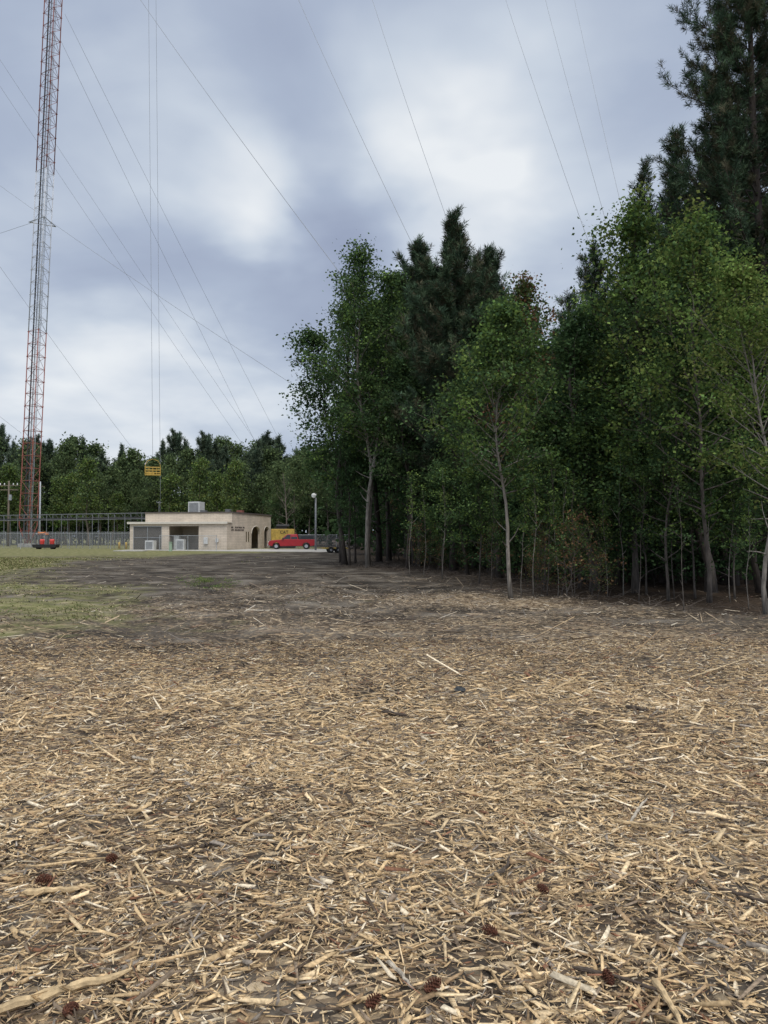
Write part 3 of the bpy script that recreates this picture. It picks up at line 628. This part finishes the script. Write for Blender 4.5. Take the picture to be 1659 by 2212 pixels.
boxunit('condenser_unit','grey condenser behind the mesh screen of the left bay','air conditioner',B(-9.9,1.2),1.2,.8,1.3)
boxunit('condenser_unit','white condenser standing in front of the left bay','air conditioner',B(-9.3,-1.0),1.1,.8,1.1)
boxunit('switch_cabinet','tall pale cabinet at the left side of the open bay','cabinet',B(-6.9,1.2),.7,.7,1.7,grille=False)
boxunit('switch_cabinet','lower pale cabinet in the middle of the open bay','cabinet',B(-5.6,-.6),1.0,.6,1.25)
boxunit('meter_box','grey meter box fixed beside the open bay','meter box',B(-2.6,-.15,.7),.5,.24,.8,grille=False)
boxunit('meter_box','small grey meter box low on the corner wall','meter box',B(-1.2,-.12,.9),.35,.2,.45,grille=False)
m=MB(); m.tube([(0,0,0),(0,0,1.5)],.03,6); m.tube([(-.3,0,1.3),(.3,0,1.3)],.025,5); m.tube([(-.3,0,1.3),(-.3,0,1.5)],.02,5)
o=m.build('roof_antenna',M['galv']); o.location=B(-10.8,4,HT+.16); tag(o,'thin small antenna on the left end of the roof','antenna')
m=MB(); v=[(X(470,84),83.5,.012),(X(740,79),79,.012),(X(735,86),87,.012),(X(690,98),99,.012),(-17.4,99,.012),(-18.4,91.4,.012),(-30.5,93,.012),(-31,90,.012)]
m.add(v,[tuple(range(8))]); o=m.build('driveway',M['concrete']); tag(o,'pale concrete drive in front of the building','driveway',kind='structure')
m=MB(); m.box(-.0,3.2,0,1.6,-.05,.10); o=m.build('concrete_slab',M['concrete'],bevel=.02); o.location=(X(245,83),83,0); tag(o,'low pale concrete slab on the grass left of the building','slab')
# ---------------------------------------------------------------- truck
def pickup():
    t=thing('pickup_truck','red pickup truck with a black bed cap parked beside the building','truck',(X(632,96),96,0.012),.06)
    def arch(cx,r,n=9): return [(cx+r*math.cos(q),.38+r*math.sin(q)) for q in np.linspace(PI,0,n)]
    poly=[(-2.88,.48)]+arch(-1.95,.47)+[(-1.2,.38),(1.2,.40)]+arch(1.75,.47)+[(2.85,.5),(2.9,.62),(2.88,1.22),(.75,1.22),(-1.15,1.24),(-1.35,1.2),(-2.6,1.10),(-2.86,.98),(-2.93,.7)]
    MB().prism(poly,-.98,.98).build('body',M['red_paint'],t,bevel=.04)
    m=MB(); v=[(-1.35,-.9,1.2),(.78,-.9,1.2),(.78,.9,1.2),(-1.35,.9,1.2),(-.62,-.72,1.86),(.62,-.74,1.88),(.62,.74,1.88),(-.62,.72,1.86)]
    m.add(v,[(0,3,2,1),(4,5,6,7),(0,1,5,4),(1,2,6,5),(2,3,7,6),(3,0,4,7)]); m.build('cab',M['red_paint'],t,bevel=.05)
    for s in (-1,1):
        def wq(x0,x1,x2,x3): 
            q=MB(); za,zb=1.27,1.78; ya=s*(.9-.18*(za-1.2)/.66+.012); y2=s*(.9-.18*(zb-1.2)/.66+.012)
            q.add([(x0,ya,za),(x1,ya,za),(x2,y2,zb),(x3,y2,zb),(x0,ya-s*.01,za),(x1,ya-s*.01,za),(x2,y2-s*.01,zb),(x3,y2-s*.01,zb)],[(0,1,2,3),(7,6,5,4),(0,4,5,1),(1,5,6,2),(2,6,7,3),(3,7,4,0)]); q.build('side_window',M['glass'],t)
        wq(-1.12,-.2,-.2,-.6); wq(-.12,.66,.56,-.12)
        MB().box(-1.18,-.18,s*.982-.004,s*.982+.004,.45,1.2).build('door',M['red_paint'],t,bevel=.003)
        MB().box(-.1,.7,s*.982-.004,s*.982+.004,.45,1.2).build('door',M['red_paint'],t,bevel=.003)
        MB().box(-1.2,-1.0,s*1.12-.06,s*1.12+.06,1.2,1.4).build('mirror',M['black'],t,bevel=.02)
        MB().box(-2.92,-2.7,s*.8-.15,s*.8+.15,.8,.98).build('headlight',M['lampglass'],t,bevel=.02)
        MB().box(2.86,2.93,s*.88-.08,s*.88+.08,.8,1.15).build('tail_light',M['amber'],t,bevel=.01)
        for wx in (-1.95,1.75):
            w=MB().tube([(wx,s*.99,.38),(wx,s*.93,.38),(wx,s*.75,.38)],[.37,.395,.395],20).build('wheel',M['rubber'],t)
            MB().tube([(wx,s*1.005,.38),(wx,s*.95,.38)],[.2,.24],14).build('rim',M['rim'],w)
    m=MB(); m.add([(-1.3,-.8,1.24),(-1.3,.8,1.24),(-.66,.68,1.82),(-.66,-.68,1.82),(-1.33,-.8,1.24),(-1.33,.8,1.24),(-.69,.68,1.82),(-.69,-.68,1.82)],[(0,1,2,3),(7,6,5,4),(0,3,7,4),(1,5,6,2)]); m.build('windscreen',M['glass'],t)
    MB().box(.82,2.84,-.93,.93,1.225,1.76,.06,.1).build('bed_cap',M['black'],t,bevel=.04)
    MB().box(1.05,2.6,-.925,-.9,1.32,1.62).build('cap_window',M['glass'],t)
    MB().box(-3.02,-2.9,-.9,.9,.42,.66).build('front_bumper',M['chrome'],t,bevel=.03)
    MB().box(2.9,3.02,-.9,.9,.42,.62).build('rear_bumper',M['chrome'],t,bevel=.03)
pickup()
gn=thing('generator_container','yellow generator enclosure with black exhaust behind the red truck','generator',(X(607,105)+.3,105,0),.05)
MB().box(-1.55,1.55,-1.1,1.1,.35,2.6).build('enclosure',M['yellow'],gn,bevel=.04); MB().box(-1.65,1.65,-1.15,1.15,0,.34).build('fuel_tank_base',M['black'],gn)
m=MB(); m.box(-1.1,.5,-.6,.6,2.61,2.8); m.tube([(-.9,0,3.0),(.8,0,3.0)],.22,12); m.build('exhaust',M['black'],gn)
m=MB(); 
for i in range(6): m.box(-1.45+i*.55,-1.435+i*.55,-1.115,-1.102,.45,2.5)
m.build('door_seam',M['fascia'],gn)
cu=bpy.data.curves.new('txt','FONT'); cu.body='CAT'; cu.size=.58; cu.extrude=.01; to=bpy.data.objects.new('tmp',cu); C.objects.link(to)
bpy.context.view_layer.update(); dg=bpy.context.evaluated_depsgraph_get(); tme=bpy.data.meshes.new_from_object(to.evaluated_get(dg)); bpy.data.objects.remove(to)
tme.materials.clear(); tme.materials.append(M['black']); lo=obj('lettering',tme,gn,(-.35,-1.13,1.98)); lo.rotation_euler=(R(90),0,0)
lp=thing('lamp_pole','slim pole with a round yard light right of the truck','street lamp',(X(682,90),90,0))
MB().tube([(0,0,-.2),(0,0,6.6)],[.13,.10],8).build('pole',M['galv_dark'],lp,True); MB().tube([(0,0,6.3),(-.2,-.35,6.5)],.03,6).build('arm',M['galv'],lp)
MB().tube([(-.2,-.35,6.35),(-.2,-.35,6.45),(-.2,-.35,6.65)],[.3,.3,.12],12).build('lamp_head',M['ac'],lp); MB().tube([(-.2,-.35,6.1),(-.2,-.35,6.22),(-.2,-.35,6.35)],[.1,.24,.28],12).build('lens',M['lampglass'],lp,True)
up=thing('utility_pole','wooden utility pole with two crossarms at the far left edge','utility pole',(X(18,122),122,0))
MB().tube([(0,0,-.2),(0,0,10.4)],[.19,.13],8).build('pole',M['wood_pole'],up,True)
for z in (9.6,8.9): MB().box(-1.5,1.5,-.08,.08,z,z+.14).build('crossarm',M['wood_pole'],up)
for x in (-1.35,-.7,.7,1.35): MB().tube([(x,0,9.74),(x,0,9.85),(x,0,10.05)],[.05,.09,.05],6).build('insulator',M['lampglass'],up)
MB().tube([(.35,-.2,7.3),(.35,-.2,8.2)],.24,10).build('transformer',M['galv'],up)
o=thing('white_pole','pale slim pole with a crossbar just right of the mast base','pole',(X(86,118),118,0)); MB().tube([(0,0,-.2),(0,0,10)],[.13,.1],8).build('pole',M['white_steel'],o,True); MB().box(-.7,.7,-.05,.05,9.2,9.3).build('crossarm',M['wood_pole'],o)
cb=thing('cable_bridge','long grey pipe bridge running from the mast to the building','pipe bridge',(X(75,112),112,0))
e=Vector((B(-13.1,6)[0]-X(75,112),B(-13.1,6)[1]-112,0)); st=Vector((-9.5,3,0)); sd=Vector((e.y,-e.x,0)).normalized()*.5
for k in range(12):
    p=st.lerp(e,k/11.3); m=MB()
    for s in (-1,1): m.tube([p+sd*s+Vector((0,0,-.1)),p+sd*s+Vector((0,0,4.7))],.045,5)
    m.tube([p-sd+Vector((0,0,3.85)),p+sd+Vector((0,0,3.85))],.04,4); m.tube([p-sd+Vector((0,0,4.65)),p+sd+Vector((0,0,4.65))],.04,4); m.build('post_frame',M['galv_dark'],cb)
for z,s in ((3.9,-1),(3.9,1),(4.65,-1),(4.65,1)): MB().tube([st+sd*s+Vector((0,0,z)),e+sd*s+Vector((0,0,z))],.04,5).build('rail',M['galv_dark'],cb)
for i,(z,s) in enumerate(((4.05,-.5),(4.05,0),(4.07,.5))): MB().tube([st+sd*s+Vector((0,0,z)),e+sd*s+Vector((0,0,z))],.08,6).build('coax_line',M['cable'],cb,True)
m=MB()
for k in range(48):
    p=st.lerp(e,k/48); q=st.lerp(e,(k+1)/48); a,b=(3.9,4.65) if k%2 else (4.65,3.9); m.tube([p-sd+Vector((0,0,a)),q-sd+Vector((0,0,b))],.018,3)
m.build('truss_web',M['galv_dark'],cb)
def fence(pts,h,label):
    t=thing('chain_link_fence',label,'fence',pts[0]); o0=Vector(pts[0])
    for a,b in zip(pts[:-1],pts[1:]):
        a=Vector(a)-o0; b=Vector(b)-o0; L=(b-a).length; n=max(1,round(L/2.9))
        for i in range(n+1):
            if i==n and b!=Vector(pts[-1])-o0: continue
            p=a.lerp(b,i/n); MB().tube([p,p+Vector((0,0,h+.06))],.035,6).build('post',M['galv'],t)
        Z=Vector((0,0,1)); MB().tube([a+Z*h,b+Z*h],.025,5).build('top_rail',M['galv'],t)
        MB().add([a+Z*.05,b+Z*.05,b+Z*h,a+Z*h],[(0,1,2,3)]).build('chain_mesh',M['chainlink'],t)
fence([(X(-60,98),98,0),(X(150,98),98,0),(X(285,97),97,0)],2.0,'low chain link fence on the grass left of the building')
fence([(X(345,87.5),87.5,0),(X(468,86.5),86.5,0)],1.7,'chain link fence before the open bays of the building')
fence([(X(640,101),101,0),(X(770,101),101,0)],1.8,'chain link fence between the truck and the wood')
fence([(X(-60,131),131,0),(X(300,131),131,0)],2.3,'long chain link fence in front of the far tree line')
t=thing('black_trough','low black trough trailer on the grass below the mast','trough',(X(100,97),97,0))
MB().box(-1.4,1.4,-.6,.6,.18,.6,-.12,-.05).build('trough',M['black'],t,bevel=.03)
for x in (-.9,.9): MB().tube([(x,-.5,.16),(x,.5,.16)],.16,10).build('roller',M['rubber'],t)
def drum(x,y,z,lab):
    t=thing('red_drum',lab,'drum',(x,y,z)); MB().tube([(0,0,0),(0,0,.08),(0,0,.3),(0,0,.34),(0,0,.6),(0,0,.66)],[.27,.29,.28,.3,.28,.22],14).build('barrel',M['drum'],t,True); MB().tube([(0,0,.66),(0,0,.72)],.1,8).build('lid',M['black'],t)
drum(X(90,97)+.1,97,.601,'left one of two red drums on the black trough'); drum(X(113,97),97,.601,'right one of two red drums on the black trough')
t=thing('orange_winch','orange winch machine on a frame beside the mast base','winch',(X(92,106),106,0))
m=MB()
for x in (-.65,.65): m.box(x-.05,x+.05,-.5,-.4,0,1.7); m.box(x-.05,x+.05,.4,.5,0,1.7)
m.box(-.75,.75,-.55,.55,1.7,1.78); m.build('stand',M['black'],t)
MB().tube([(-.5,0,2.02),(.3,0,2.02)],.16,14).build('drum_spool',M['orange'],t); m=MB(); m.tube([(-.55,0,2.02),(-.5,0,2.02)],.24,14); m.tube([(.3,0,2.02),(.35,0,2.02)],.24,14); m.build('flange',M['orange'],t); MB().box(.4,.75,-.3,.3,1.781,2.1).build('engine_cover',M['orange'],t,bevel=.04)
for i,(px,l) in enumerate(((258,'left one of two short yellow bollards near the slab'),(273,'right one of two short yellow bollards near the slab'))):
    t=thing('bollard',l,'bollard',(X(px,100),100,0)); MB().tube([(0,0,0),(0,0,.75),(0,0,.85)],[.14,.14,.07],10).build('post',M['yellow'],t,True)
t=thing('utility_pedestal','pale green utility pedestal in front of the fence','utility box',(X(369,83),83,0)); MB().box(-.16,.16,-.14,.14,0,.95,.02,.02).build('housing',M['green_box'],t,bevel=.02); MB().box(-.19,.19,-.17,.17,.952,1.02).build('cap',M['green_box'],t)
t=thing('flatbed_trailer','small dark flatbed trailer with yellow edges at the left foot of the wood','trailer',(X(722,76),76,0),.15)
MB().box(-1.3,1.3,-.9,.9,.42,.5).build('deck',M['wood_pole'],t); m=MB(); m.box(-1.32,1.32,-.96,-.9,.42,.52); m.box(-1.32,1.32,.9,.96,.42,.52); m.build('frame',M['yellow'],t)
m=MB(); m.tube([(1.3,.5,.45),(2.2,0,.4)],.04,5); m.tube([(1.3,-.5,.45),(2.2,0,.4)],.04,5); m.build('tongue',M['black'],t)
for s in (-1,1):
    for wx in (-.4,.35): w=MB().tube([(wx,s*.98,.3),(wx,s*1.15,.3)],.3,14).build('wheel',M['rubber'],t); MB().tube([(wx,s*1.155,.3),(wx,s*1.16,.3)],.12,10).build('rim',M['rim'],w)
# ---------------------------------------------------------------- ground debris things
def stick(px0,py0,px1,py1,r,m,label,cat='stick',name='stick',bend=.08,side=0,lift=.03):
    a=G(px0,py0); b=G(px1,py1); c=a.copy(); q=random.Random(int(px0*7+py0)); m_=MB(); n=11; off=rv(q)*(b-a).length*bend; off.z=abs(off.z)*.3
    pts=[a.lerp(b,i/n)-c+off*math.sin(PI*i/n)+rv(q)*r*.35+Vector((0,0,lift)) for i in range(n+1)]
    m_.tube(pts,[r*(.35 if i in (0,n) else 1)*(1-.45*i/n)*q.uniform(.75,1.2) for i in range(n+1)],7)
    for k in range(side):
        i=q.randint(3,7); d=(b-a).normalized()+rv(q)*.6; d.z=abs(d.z)*.2; L=(b-a).length*.3; m_.tube([pts[i],pts[i]+d*L*.5,pts[i]+d*L+rv(q)*.02],[r*.5,r*.4,r*.15],5)
    o=m_.build(name,M[m],None,False); o.location=c; tag(o,label,cat); return o
stick(-30,2208,292,2112,.022,'stick_pale','thick pale broken branch lying in the bottom left corner',bend=.05,side=1,lift=.045)
stick(60,1928,215,1912,.018,'stick_pale','pale brown slab of split wood at left in the foreground',bend=.05)
stick(820,1930,872,1958,.010,'stick_grey','white grey birch twig near the centre of the foreground')
stick(835,2105,890,2165,.010,'stick_grey','grey speckled stick near the bottom centre edge')
stick(1318,1752,1470,1782,.010,'stick_pale','long thin pale stick in the right foreground',side=1,lift=.04)
stick(1352,1760,1392,1712,.011,'stick_grey','short grey stick crossing the thin pale one at right')
stick(520,1812,600,1772,.011,'stick_pale','curved pale stick left of centre in the foreground',bend=.15,lift=.04)
stick(1350,1543,1400,1556,.022,'stick_dark','short dark piece of log in the right middle ground')
stick(825,1530,880,1538,.022,'stick_dark','short dark log left of the black stone')
stick(1540,1915,1680,1950,.012,'stick_dark','dark stick running out at the right edge',side=1)
stick(1400,2105,1470,2225,.014,'stick_pale','broad pale splinter standing out at the bottom right')
stick(1078,1880,1095,1842,.010,'stick_dark','short dark stub poking up right of centre',lift=.05)
stick(290,1640,325,1650,.012,'stick_grey','small grey stick left of centre in the middle ground')
stick(440,1830,470,1822,.014,'stick_dark','dark chunk of bark left of centre in the foreground')
stick(780,1345,905,1338,.016,'stick_dark','long dead branch lying on the dark soil in the middle distance',side=3)
stick(1190,1500,1245,1470,.014,'stick_pale','pale broken branch right of the black stone',side=2)
stick(920,1880,1010,1950,.007,'stick_pale','thin straight pale splinter just right of the birch twig')
stick(300,1860,345,1925,.009,'stick_pale','pale splinter beside the left pine cone')
stick(1050,1965,1200,2050,.007,'stick_pale','long thin brown stick leading to the right of the middle pine cone')
stick(1230,2090,1430,2135,.010,'stick_dark','dark twig crossing behind the broad pale splinter at bottom right',side=1)
def blob(px,py,r,label,m='stone',name='stone',cat='stone'):
    q=random.Random(px); c=G(px,py); mb=MB(); n=10; vs=[];fs=[]
    for i in range(7):
        a=PI*i/6
        for j in range(n):
            b=2*PI*j/n; k=r*q.uniform(.75,1.15); vs.append((k*math.sin(a)*math.cos(b)*1.25,k*math.sin(a)*math.sin(b),k*.7*math.cos(a)+r*.4))
    for i in range(6):
        for j in range(n): fs.append((i*n+j,(i+1)*n+j,(i+1)*n+(j+1)%n,i*n+(j+1)%n))
    mb.add(vs,fs); o=mb.build(name,M[m],None); o.location=c; tag(o,label,cat)
blob(992,1497,.055,'black stone on the mulch right of centre'); blob(1140,1838,.014,'small grey pebble in the right foreground')
def cone_mesh():
    m=MB(); n=70
    m.tube([(0,0,-.04),(0,0,0),(0,0,.04)],[.008,.014,.004],6)
    for i in range(n):
        t=i/n; z=-.038+.078*t; rad=.028*math.sin(PI*(.12+.83*t))**.7; a=i*2.4; o=Vector((math.cos(a),math.sin(a),0)); s=Vector((-math.sin(a),math.cos(a),0)); c=Vector((0,0,z)); w=.006*(1-.4*t)
        tip=c+o*rad+Vector((0,0,.006)); m.add([c+o*.006-s*.003,c+o*.006+s*.003,tip+s*w,tip-s*w,tip+o*.002+Vector((0,0,-.005))],[(0,1,2,3),(3,2,4),(0,3,4),(1,4,2)])
    me=bpy.data.meshes.new('pine_cone'); me.from_pydata(m.v,[],m.f); me.materials.append(M['cone']); me.update(); return me
cm=cone_mesh()
for i,(px,py,l) in enumerate([(248,1858,'reddish brown pine cone at left in the foreground'),(1055,2020,'pine cone right of the bottom centre'),(1305,2108,'pine cone beside the broad pale splinter'),(932,2163,'pine cone close to the bottom centre edge'),(806,2192,'dark red pine cone at the bottom edge, left of the centre ones'),(105,1906,'pine cone beside the pale slab at left'),(165,2200,'pine cone in the bottom left corner by the thick branch'),(1168,1915,'small pine cone in the right foreground')]):
    o=obj('pine_cone',cm,None,G(px,py)+Vector((0,0,.035))); q=random.Random(i); o.rotation_euler=(R(90)+q.uniform(-.4,.4),q.uniform(-.4,.4),q.uniform(0,6)); o.scale=[q.uniform(.75,.95)]*3; tag(o,l,'pine cone')
bpile=decid(601,.9,.02,1.6,16,10,.07,.16,cols=LG,tr=.015,wob=3,sides=4,bare=0,el0=5)
c=G(445,1268); plant('brush_pile',bpile,c.x,c.y,.28,'small heap of cut green leafy branches on the dark soil','brush pile',wf=2.2)
# ---------------------------------------------------------------- world
w=bpy.data.worlds.new('World'); bpy.context.scene.world=w; w.use_nodes=True; n=w.node_tree.nodes; l=w.node_tree.links
bg=n['Background']; SE,SR=R(52),R(155)
sk=n.new('ShaderNodeTexSky'); sk.sky_type='NISHITA'; sk.sun_disc=False; sk.sun_elevation=SE; sk.sun_rotation=SR
tc=n.new('ShaderNodeTexCoord'); D=tc.outputs['Generated']
def vm(op,a,b=None,sc=None):
    x=n.new('ShaderNodeVectorMath'); x.operation=op
    for k,v in enumerate((a,b)):
        if v is None: continue
        if isinstance(v,tuple): x.inputs[k].default_value=v
        else: l.new(v,x.inputs[k])
    if sc is not None:
        if isinstance(sc,(int,float)): x.inputs['Scale'].default_value=sc
        else: l.new(sc,x.inputs['Scale'])
    return x
def mt(op,a,b=0.):
    x=n.new('ShaderNodeMath'); x.operation=op
    for k,v in enumerate((a,b)):
        if isinstance(v,(int,float)): x.inputs[k].default_value=v
        else: l.new(v,x.inputs[k])
    return x.outputs[0]
def mr(v,a,b,c,d,sm=True):
    x=n.new('ShaderNodeMapRange'); x.interpolation_type='SMOOTHSTEP' if sm else 'LINEAR'
    for k,q in enumerate((a,b,c,d)): x.inputs[k+1].default_value=q
    l.new(v,x.inputs[0]); return x.outputs[0]
sep=n.new('ShaderNodeSeparateXYZ'); l.new(D,sep.inputs[0])
inv=mt('DIVIDE',1.,mt('ADD',mt('MAXIMUM',sep.outputs[2],0.),.25)); pr=vm('SCALE',D,None,inv).outputs[0]
def wn(s,det,dist,src=pr,off=(0,0,0),ro=.5):
    a=vm('ADD',src,off).outputs[0]; x=n.new('ShaderNodeTexNoise'); x.inputs['Scale'].default_value=s; x.inputs['Detail'].default_value=det; x.inputs['Roughness'].default_value=ro; x.inputs['Distortion'].default_value=dist; l.new(a,x.inputs['Vector']); return x
n1=wn(.9,5,.35,off=(3.1,1.7,0)).outputs['Fac']; n2=wn(2.6,6,.4,off=(7,2,4),ro=.48).outputs['Fac']
wo=wn(2.2,4,0,off=(1,5,2)); dd=vm('ADD',D,vm('SCALE',vm('SUBTRACT',wo.outputs['Color'],(.5,.5,.5)).outputs[0],None,.32).outputs[0]).outputs[0]
val=mt('ADD',mt('MULTIPLY',mt('SUBTRACT',n1,.5),1.0),mt('MULTIPLY',mt('SUBTRACT',n2,.5),.8))
def blobd(px,py,rx,amp):
    v=(P(px,py,1.)-Vector((0,0,CH))).normalized(); ds=vm('DISTANCE',dd,tuple(v)).outputs['Value']; return mr(ds,0,rx,amp,0)
for b in [(400,280,.20,.42),(500,425,.11,.38),(1090,300,.24,.55),(1130,330,.10,.3),(380,850,.22,.48),(150,900,.2,.34),(1000,450,.15,.3),(640,620,.24,-.36),(250,640,.20,-.28),(180,60,.25,-.10),(780,250,.18,.15),(1400,60,.3,-.08),(700,150,.13,-.10)]:
    val=mt('ADD',val,blobd(*b))
rp=n.new('ShaderNodeValToRGB'); e=rp.color_ramp.elements; e.new(.5); e.new(.5)
for k,(p,c) in enumerate([(.0,(.325,.38,.52)),(.33,(.43,.50,.635)),(.62,(.60,.67,.77)),(1.,(.86,.895,.93))]): e[k].position=p; e[k].color=(*c,1)
l.new(mt('ADD',mt('MULTIPLY',val,.95),.38),rp.inputs[0])
sks=vm('SCALE',sk.outputs[0],None,.07).outputs[0]
mx=n.new('ShaderNodeMix'); mx.data_type='RGBA'; mx.inputs[0].default_value=.95; l.new(sks,mx.inputs[6]); l.new(rp.outputs[0],mx.inputs[7])
ov=n.new('ShaderNodeMix'); ov.data_type='RGBA'; l.new(mr(sep.outputs[2],.60,.9,0.,1.),ov.inputs[0]); l.new(mx.outputs[2],ov.inputs[6]); ov.inputs[7].default_value=(.66,.66,.64,1)
up_=mr(sep.outputs[2],.60,.95,1.,2.25); bk_=mr(sep.outputs[1],-.5,.25,1.4,1.)
fin=vm('SCALE',ov.outputs[2],None,mt('MULTIPLY',up_,bk_)).outputs[0]; l.new(fin,bg.inputs[0]); bg.inputs[1].default_value=1.
sl=bpy.data.lights.new('sun','SUN'); sl.energy=1.45; sl.angle=R(25); sl.color=(1,.94,.85); so=bpy.data.objects.new('sun',sl); C.objects.link(so)
sd_=Vector((math.sin(SR)*math.cos(SE),math.cos(SR)*math.cos(SE),math.sin(SE))); so.rotation_euler=sd_.to_track_quat('Z','Y').to_euler()
# ---------------------------------------------------------------- camera
cam=bpy.data.cameras.new('camera'); co=bpy.data.objects.new('camera',cam); C.objects.link(co); co.location=(0,0,CH); co.rotation_euler=(R(90)+TH,0,0)
cam.sensor_fit='HORIZONTAL'; cam.sensor_width=36; cam.lens=36*F/1659; cam.clip_end=4000; cam.clip_start=.05
bpy.context.scene.camera=co
sc=bpy.context.scene; sc.view_settings.view_transform='Standard'; sc.view_settings.look='None'; sc.view_settings.exposure=0
